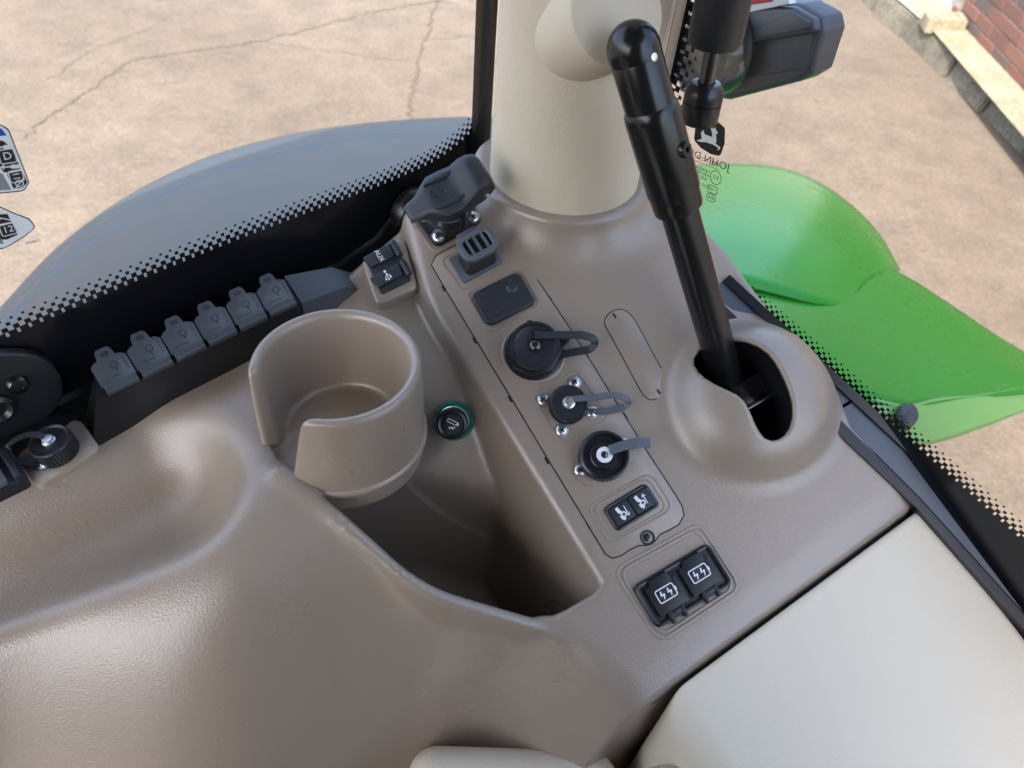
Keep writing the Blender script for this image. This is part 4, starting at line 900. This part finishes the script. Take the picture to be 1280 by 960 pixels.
rows = [[Z(930, 322, -.325), Z(985, 317, -.33), Z(1040, 319, -.335), Z(1085, 326, -.34), Z(1135, 346, -.35), Z(1200, 388, -.365), Z(1285, 442, -.38), Z(1400, 490, -.40)],
        [Z(920, 332, -.28), Z(975, 330, -.285), Z(1030, 335, -.29), Z(1080, 346, -.295), Z(1128, 368, -.305), Z(1195, 406, -.325), Z(1285, 455, -.345), Z(1400, 476, -.37)],
        [Z(905, 350, -.22), Z(955, 356, -.225), Z(1005, 372, -.23), Z(1050, 392, -.235), Z(1100, 418, -.245), Z(1170, 448, -.262), Z(1280, 470, -.30), Z(1400, 476, -.34)],
        [Z(890, 380, -.17), Z(930, 400, -.17), Z(970, 430, -.175), Z(1010, 462, -.18), Z(1060, 490, -.19), Z(1130, 508, -.215), Z(1230, 494, -.258), Z(1400, 478, -.325)]]
shell('front_lobe', rows, 'paint_green', gf)
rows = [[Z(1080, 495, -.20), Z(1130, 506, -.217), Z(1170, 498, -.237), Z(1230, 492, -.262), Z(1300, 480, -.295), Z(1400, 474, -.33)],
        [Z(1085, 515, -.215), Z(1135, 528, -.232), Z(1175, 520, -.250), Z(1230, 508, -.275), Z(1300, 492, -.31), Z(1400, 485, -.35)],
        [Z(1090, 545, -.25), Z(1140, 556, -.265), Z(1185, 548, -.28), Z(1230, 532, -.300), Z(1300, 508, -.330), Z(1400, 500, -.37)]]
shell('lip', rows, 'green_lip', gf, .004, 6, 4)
for px, py in ((1133, 520),):
    bm = B(); q = Z(px, py, -.215 if px < 1150 else -.25); lathe(bm, [(0, -.01), (.012, -.01), (.013, .004), (.009, .010), (0, .012)], frame(q, (1, 0, 0), (0, 1, 0), (0, 0, 1)) @ Matrix.Scale(1.6, 4, (.5, .85, 0)), 20); obj('fixing_bolt', bm, 'rubber', gf)
# side lamp
lamp = thing('side_lamp', 'dark grey lamp housing with clear round lens outside the rear glass', 'lamp', on_w2(950, 120, .25))
M['lamp_grey'] = mat('lamp_grey', (.055, .062, .075), .38, var=.12, vscale=60, grain=.3, gscale=400)
LO = .22
def lf2(px, py): return w2l(px, py, LO)
hp_ = round_poly([lf2(*p) for p in ((846, 40), (900, -10), (998, 6), (1026, 22), (1030, 40), (1014, 92), (996, 103), (908, 126), (846, 116))], .006, 3)
bm = B(); prism(bm, hp_, -.035, .0, W2F(LO), .008, 3); obj('housing', bm, 'lamp_grey', lamp)
bm = B(); up_ = round_poly([lf2(*p) for p in ((880, 4), (998, 8), (1024, 23), (1027, 38), (935, 55), (880, 68))], .004, 3); prism(bm, up_, 0, .010, W2F(LO + .0), .005, 3); obj('brow', bm, 'lamp_grey', lamp)
bm = B(); up_ = [lf2(*p) for p in ((880, 14), (900, -14), (992, -22), (996, 3), (930, 17))]; prism(bm, up_, .001, .012, W2F(LO), .002); obj('white_band', bm, 'sticker', lamp)
M['red'] = mat('red_reflector', (.42, .02, .02), .3)
bm = B(); up_ = [lf2(*p) for p in ((938, 5), (942, -12), (990, -20), (975, 0))]; prism(bm, up_, .012, .0125, W2F(LO)); obj('red_reflector', bm, 'red', lamp)
c = lf2(905, 56); M['lens'] = glass_mat('lens', (.78, .83, .80)); M['lens'].node_tree.nodes['Fresnel'].inputs[0].default_value = 1.6
lm_ = W2F(LO - .012) @ Matrix.Translation((c[0], c[1], 0))
bm = B(); lathe(bm, [(.052, 0), (.052, .012), (.049, .026), (.040, .036), (.022, .043), (0, .045)], lm_, 40); obj('lens', bm, 'lens', lamp)
bm = B(); lathe(bm, [(.050, .001), (.030, .004), (.018, .001), (0, .001)], lm_, 32); obj('reflector_bowl', bm, 'dark_metal', lamp)
# bonded window edge handle of the lamp arm
# ------------------------------------------------------------------ yard
def concrete(name, c1, c2, scale, dark, bump=.25):
    m = bpy.data.materials.new(name); m.use_nodes = True; nt = m.node_tree; b = nt.nodes['Principled BSDF']; b.inputs['Roughness'].default_value = .9
    g = nt.nodes.new('ShaderNodeNewGeometry')
    def noise(s, d=8, r=.6, dist=0.):
        n = nt.nodes.new('ShaderNodeTexNoise'); n.inputs['Scale'].default_value = s; n.inputs['Detail'].default_value = d; n.inputs['Roughness'].default_value = r; n.inputs['Distortion'].default_value = dist
        nt.links.new(g.outputs['Position'], n.inputs['Vector']); return n
    def ramp(n, p0, p1, a, bb):
        r = nt.nodes.new('ShaderNodeValToRGB'); r.color_ramp.elements[0].position = p0; r.color_ramp.elements[1].position = p1; r.color_ramp.elements[0].color = (*a, 1); r.color_ramp.elements[1].color = (*bb, 1); nt.links.new(n.outputs['Fac'], r.inputs['Fac']); return r
    def mul(a, b2, f=1.):
        x = nt.nodes.new('ShaderNodeMix'); x.data_type = 'RGBA'; x.blend_type = 'MULTIPLY'; x.inputs['Factor'].default_value = f; nt.links.new(a, x.inputs['A']); nt.links.new(b2, x.inputs['B']); return x.outputs['Result']
    base = ramp(noise(scale, 12, .7, .1), .34, .66, c1, c2); spots = ramp(noise(scale * 14, 6, .7), .38, .62, (dark,) * 3, (1.08,) * 3); fine = ramp(noise(scale * 170, 5, .75), .36, .64, (.74,) * 3, (1.2,) * 3)
    out = mul(mul(base.outputs[0], spots.outputs[0]), fine.outputs[0]); nt.links.new(out, b.inputs['Base Color'])
    bu = nt.nodes.new('ShaderNodeBump'); bu.inputs['Strength'].default_value = bump; bu.inputs['Distance'].default_value = .01; n3 = noise(scale * 40, 8, .7); nt.links.new(n3.outputs['Fac'], bu.inputs['Height']); nt.links.new(bu.outputs['Normal'], b.inputs['Normal']); return m
M['concrete'] = concrete('yard_concrete', (.088, .066, .047), (.126, .099, .074), .3, .84)
M['pale_concrete'] = concrete('pavement_concrete', (.28, .25, .20), (.35, .32, .26), 1.2, .85)
M['kerb_stone'] = concrete('kerb_stone', (.09, .08, .06), (.19, .17, .125), 3., .6, .6)
M['gravel'] = concrete('gravel', (.30, .24, .15), (.45, .38, .27), 6., .45, 1.)
M['crack'] = mat('crack_dirt', (.068, .050, .035), .95)
bm = B(); raw(bm, [(-80, -80, ZG), (80, -80, ZG), (80, 80, ZG), (-80, 80, ZG)], [(0, 1, 2, 3)]); gr = structure(obj('ground', bm, 'concrete', None, 0))
rng = random.Random(3)
def crack(pts, w):
    P_ = bezier([Z(x, y, ZG + .003) for x, y in pts], 14); bm = B(); A_, B_ = [], []
    for i, p in enumerate(P_):
        e = unit((P_[min(i + 1, len(P_) - 1)] - P_[max(i - 1, 0)])[:2]); nn = np.array([-e[1], e[0], 0]); j = rng.uniform(-.022, .022); q = w * rng.uniform(.35, 1.2)
        A_.append(tuple(p + nn * (j + q))); B_.append(tuple(p + nn * (j - q)))
    n = len(A_); raw(bm, A_ + B_, [(i, i + 1, n + i + 1, n + i) for i in range(n - 1)]); obj('crack', bm, 'crack', gr, 0)
crack([(28, 172), (70, 140), (100, 122), (140, 92), (165, 76), (210, 68), (270, 60), (330, 50), (400, 32), (470, 14), (540, 2), (600, -12)], .006)
crack([(545, -5), (538, 30), (528, 60), (520, 95), (514, 130), (510, 160)], .009)
crack([(330, 52), (370, 58), (410, 64), (470, 72), (510, 76)], .003); crack([(60, 100), (120, 60), (200, 30)], .003); crack([(540, 50), (580, 46), (620, 44)], .004)
# kerb, pavement, brick house
ka, kb = Z(1076, 2, ZG), Z(1290, 205, ZG); kd = unit(kb - ka); kn_ = np.array([-kd[1], kd[0], 0]); kn_ = kn_ if kn_[0] > 0 else -kn_
KH = .15
kerb = structure(bpy.data.objects.new('kerb', None)); COL.objects.link(kerb); PINV['kerb'] = I4
t = -6.; kl = float(np.linalg.norm(kb - ka))
while t < kl + 3:
    ln_ = rng.uniform(.22, .55); bm = B(); V_ = []
    j = lambda a: rng.uniform(-a, a)
    p0, p1 = ka + kd * (t + .008), ka + kd * (t + ln_ - .008)
    q = [p0 + kn_ * j(.02), p1 + kn_ * j(.02), p1 + kn_ * .2, p0 + kn_ * .2]
    tops = [q[0] + kn_ * .04 + np.array([0, 0, KH + j(.012)]), q[1] + kn_ * .04 + np.array([0, 0, KH + j(.012)]), q[2] + np.array([0, 0, KH + .004]), q[3] + np.array([0, 0, KH + .004])]
    raw(bm, [tuple(v) for v in q + tops], [(0, 1, 5, 4), (1, 2, 6, 5), (2, 3, 7, 6), (3, 0, 4, 7), (4, 5, 6, 7)]); bmesh.ops.bevel(bm, geom=bm.edges[:], offset=.014, segments=2, affect='EDGES'); obj('kerb_stone', bm, 'kerb_stone', kerb, 45); t += ln_
pv = [ka + kd * -8 + kn_ * .07, ka + kd * 9 + kn_ * .07, ka + kd * 9 + kn_ * 8, ka + kd * -8 + kn_ * 8]
bm = B(); raw(bm, [(p[0], p[1], ZG + KH + .012) for p in pv], [(0, 1, 2, 3)]); structure(obj('pavement', bm, 'pale_concrete', None, 0))
ZP = ZG + KH + .012
wa, wb = Z(1196, 24, ZP), Z(1272, 105, ZP); wd = unit(wb - wa); wn = np.array([-wd[1], wd[0], 0]); wn = wn if wn[0] < 0 else -wn   # faces the yard
gv = [wa + wn * .28 - wd * .9, wb + wn * .28 + wd * 4, wb + wd * 4 - wn * .02, wa - wn * .02 - wd * .9]
bm = B(); raw(bm, [(p[0], p[1], ZP + .004) for p in gv], [(0, 1, 2, 3)]); o = obj('gravel_strip', bm, 'gravel', None, 0); structure(o)
house = thing('brick_wall', 'red brick house wall with pale mortar beyond the pavement', 'wall', (wa + wb) / 2)
M['mortar'] = concrete('mortar', (.31, .26, .20), (.38, .33, .26), 5., .8)
c0_ = wa - wd * .12; c1_ = wb + wd * 5.; ins_ = -wn * .004
bm = B(); raw(bm, [tuple(c0_ + ins_ + np.array([0, 0, -.1])), tuple(c1_ + ins_ + np.array([0, 0, -.1])), tuple(c1_ + ins_ + np.array([0, 0, 3.])), tuple(c0_ + ins_ + np.array([0, 0, 3.])), *[tuple(c + ins_ - wn * .3 + np.array([0, 0, z])) for c, z in ((c0_, -.1), (c1_, -.1), (c1_, 3.), (c0_, 3.))]], [(0, 1, 2, 3), (4, 5, 6, 7), (0, 3, 7, 4), (1, 2, 6, 5), (3, 2, 6, 7)]); obj('mortar', bm, 'mortar', house, 0)
BR = [mat('brick_%d' % i, c, .85, var=.22, vscale=40) for i, c in enumerate([(.15, .066, .048), (.165, .078, .055), (.125, .058, .046), (.10, .06, .05), (.18, .09, .06), (.088, .063, .057)])]
bl, bh = .265, .088; meshes = []
for mt in BR:
    bm = B(); raw(bm, [(sx * (bl / 2 - .006), y, sz * (bh / 2 - .006)) for sz in (-1, 1) for sx in (-1, 1) for y in (-.03, .010)], [(0, 1, 3, 2), (4, 6, 7, 5), (0, 4, 5, 1), (2, 3, 7, 6), (1, 5, 7, 3), (0, 2, 6, 4)])
    bmesh.ops.bevel(bm, geom=[e for e in bm.edges if all(v.co.y > 0 for v in e.verts)], offset=.004, segments=1, affect='EDGES'); me = bpy.data.meshes.new('brick'); bmesh.ops.recalc_face_normals(bm, faces=bm.faces); bm.to_mesh(me); bm.free(); me.materials.append(mt); meshes.append(me)
for r_ in range(16):
    for c_ in range(18):
        q = wa - wd * .12 + wd * (bl * (c_ + .5 + .5 * (r_ % 2))) + np.array([0, 0, bh * (r_ + .5) - .02]) + wn * rng.uniform(-.003, .001)
        o = bpy.data.objects.new('brick', rng.choice(meshes + meshes[:2])); COL.objects.link(o); o.parent = house; o.matrix_parent_inverse = PINV[house.name]; o.matrix_basis = frame(q, -wd if np.cross(-wd, wn)[2] > 0 else wd, wn, (0, 0, 1))
# edging bricks set on edge beside the wall
e0, e1_ = Z(1158, 33, ZP), Z(1196, 33, ZP)
for i in range(5):
    q = e0 + (e1_ - e0) * (i / 4.); bm = B()
    raw(bm, [(sx * .028, sy * .09, z) for z in (-.02, .075) for sx in (-1, 1) for sy in (-1, 1)], [(0, 1, 3, 2), (4, 6, 7, 5), (0, 4, 5, 1), (2, 3, 7, 6), (1, 5, 7, 3), (0, 2, 6, 4)], frame(q, unit((e1_ - e0) + np.array([0, 0, 0])), np.cross([0, 0, 1], unit(e1_ - e0)), (0, 0, 1)) @ Matrix.Rotation(-.35, 4, 'Z'))
    bmesh.ops.bevel(bm, geom=bm.edges[:], offset=.006, segments=2, affect='EDGES'); o = obj('edging_brick', bm, 'gravel'); tag(o, 'buff brick set on edge in the row at the foot of the house wall', 'brick', 'buff edging bricks by the house wall')
# ------------------------------------------------------------------ unseen roof, floor, seat and panels added to shade the console
seat = thing('shade_seat', 'unseen dark grey seat added behind the camera to shade the console front', 'seat', (.1, -.6, -.58))  # unseen; added close behind the camera to darken the console front
bm = B(); prism(bm, rrect(.60, .60, .08, 4, .05, -.50), -.25, -.10, I4, .05, 3); obj('cushion', bm, 'rubber', seat)
bm = B(); prism(bm, rrect(.62, .16, .06, 4, .08, -.17), -.12, .66, I4, .05, 3); obj('backrest', bm, 'rubber', seat)
bm = B(); prism(bm, rrect(.30, .30, .04, 3, .05, -.50), -.58, -.25, I4, .01); obj('pedestal', bm, 'rubber', seat)
roof = thing('shade_roof', 'unseen black cab roof added to keep the sun off the console', 'roof', (-.2, -.3, 1.08))  # unseen; added, with its overhang, to keep direct sun off the console
rp = [(-1.35, -1.35), (.58, -1.35), (.62, .28), (.36, .80), (.10, .95), (-.30, 1.05), (-1.35, -.02)]
bm = B(); prism(bm, rp, 1.10, 1.22, I4, .03); obj('panel', bm, 'rubber', roof)
bm = B(); prism(bm, [(x * .95, y * .95) for x, y in rp], 1.06, 1.099, I4, .0); obj('headliner', bm, 'slate', roof)
shell_ = thing('shade_panels', 'unseen low dark panels added to block light bounced from the ground', 'panel', (-.2, -1.3, -.6))  # unseen; added to cut bright ground bounce on the front face
side = [(.86, -.30), (.62, -1.30), (-1.30, -1.30), (-1.34, -.52), (-1.0, -.30)]
for a_, b_ in zip(side, side[1:]):
    e_ = unit(np.array(b_) - np.array(a_)); n_2 = np.array([-e_[1], e_[0]]) * .02; bm = B(); prism(bm, [tuple(np.array(a_) + n_2), tuple(np.array(b_) + n_2), tuple(np.array(b_) - n_2), tuple(np.array(a_) - n_2)], -.6, .06, I4, .005); obj('shade_panel', bm, 'rubber', shell_)
flo = [(-1.3, -1.3), (.30, -1.3), (.55, .10), (.1, .6), (-.1, .6), (-1.3, -.45)]
bm = B(); prism(bm, flo, -.62, -.58, I4, .0); structure(obj('shade_floor', bm, 'rubber', None))  # unseen floor added to stop ground light coming from below
def pad_sdf_factory(c, ax, half, r):
    ax = [unit(a) for a in ax]
    def f(P):
        q = P - c; l = np.abs(np.stack([q @ a for a in ax], 1)) - (np.array(half) - r)
        return np.linalg.norm(np.maximum(l, 0), axis=1) + np.minimum(l.max(1), 0) - r
    return f
pt = Z(645, 935, -.180); ax1 = unit(Z(780, 948, -.180) - Z(520, 940, -.180)); ax3 = unit(np.array([0, -.35, 1.]) - ax1 * (np.array([0, -.35, 1.]) @ ax1)); ax2 = np.cross(ax3, ax1)
cc = pt - ax3 * .05 - ax2 * .055
o = obj('seat_trim', net_mesh('seat_trim', pad_sdf_factory(cc, (ax1, ax2, ax3), (.085, .055, .05), .022), cc - .13, cc + .13, .004), 'cream', None, 0); tag(o, 'rounded cream trim piece below the front of the console', 'trim')
pt = Z(860, 960, -.16); cc = pt - np.array([0, .02, .03])
o = obj('lid_handle', net_mesh('lid_handle', pad_sdf_factory(cc, (ax1, ax2, ax3), (.028, .03, .03), .014), cc - .06, cc + .06, .003), 'cream', None, 0); tag(o, 'small rounded cream handle under the storage lid', 'handle')
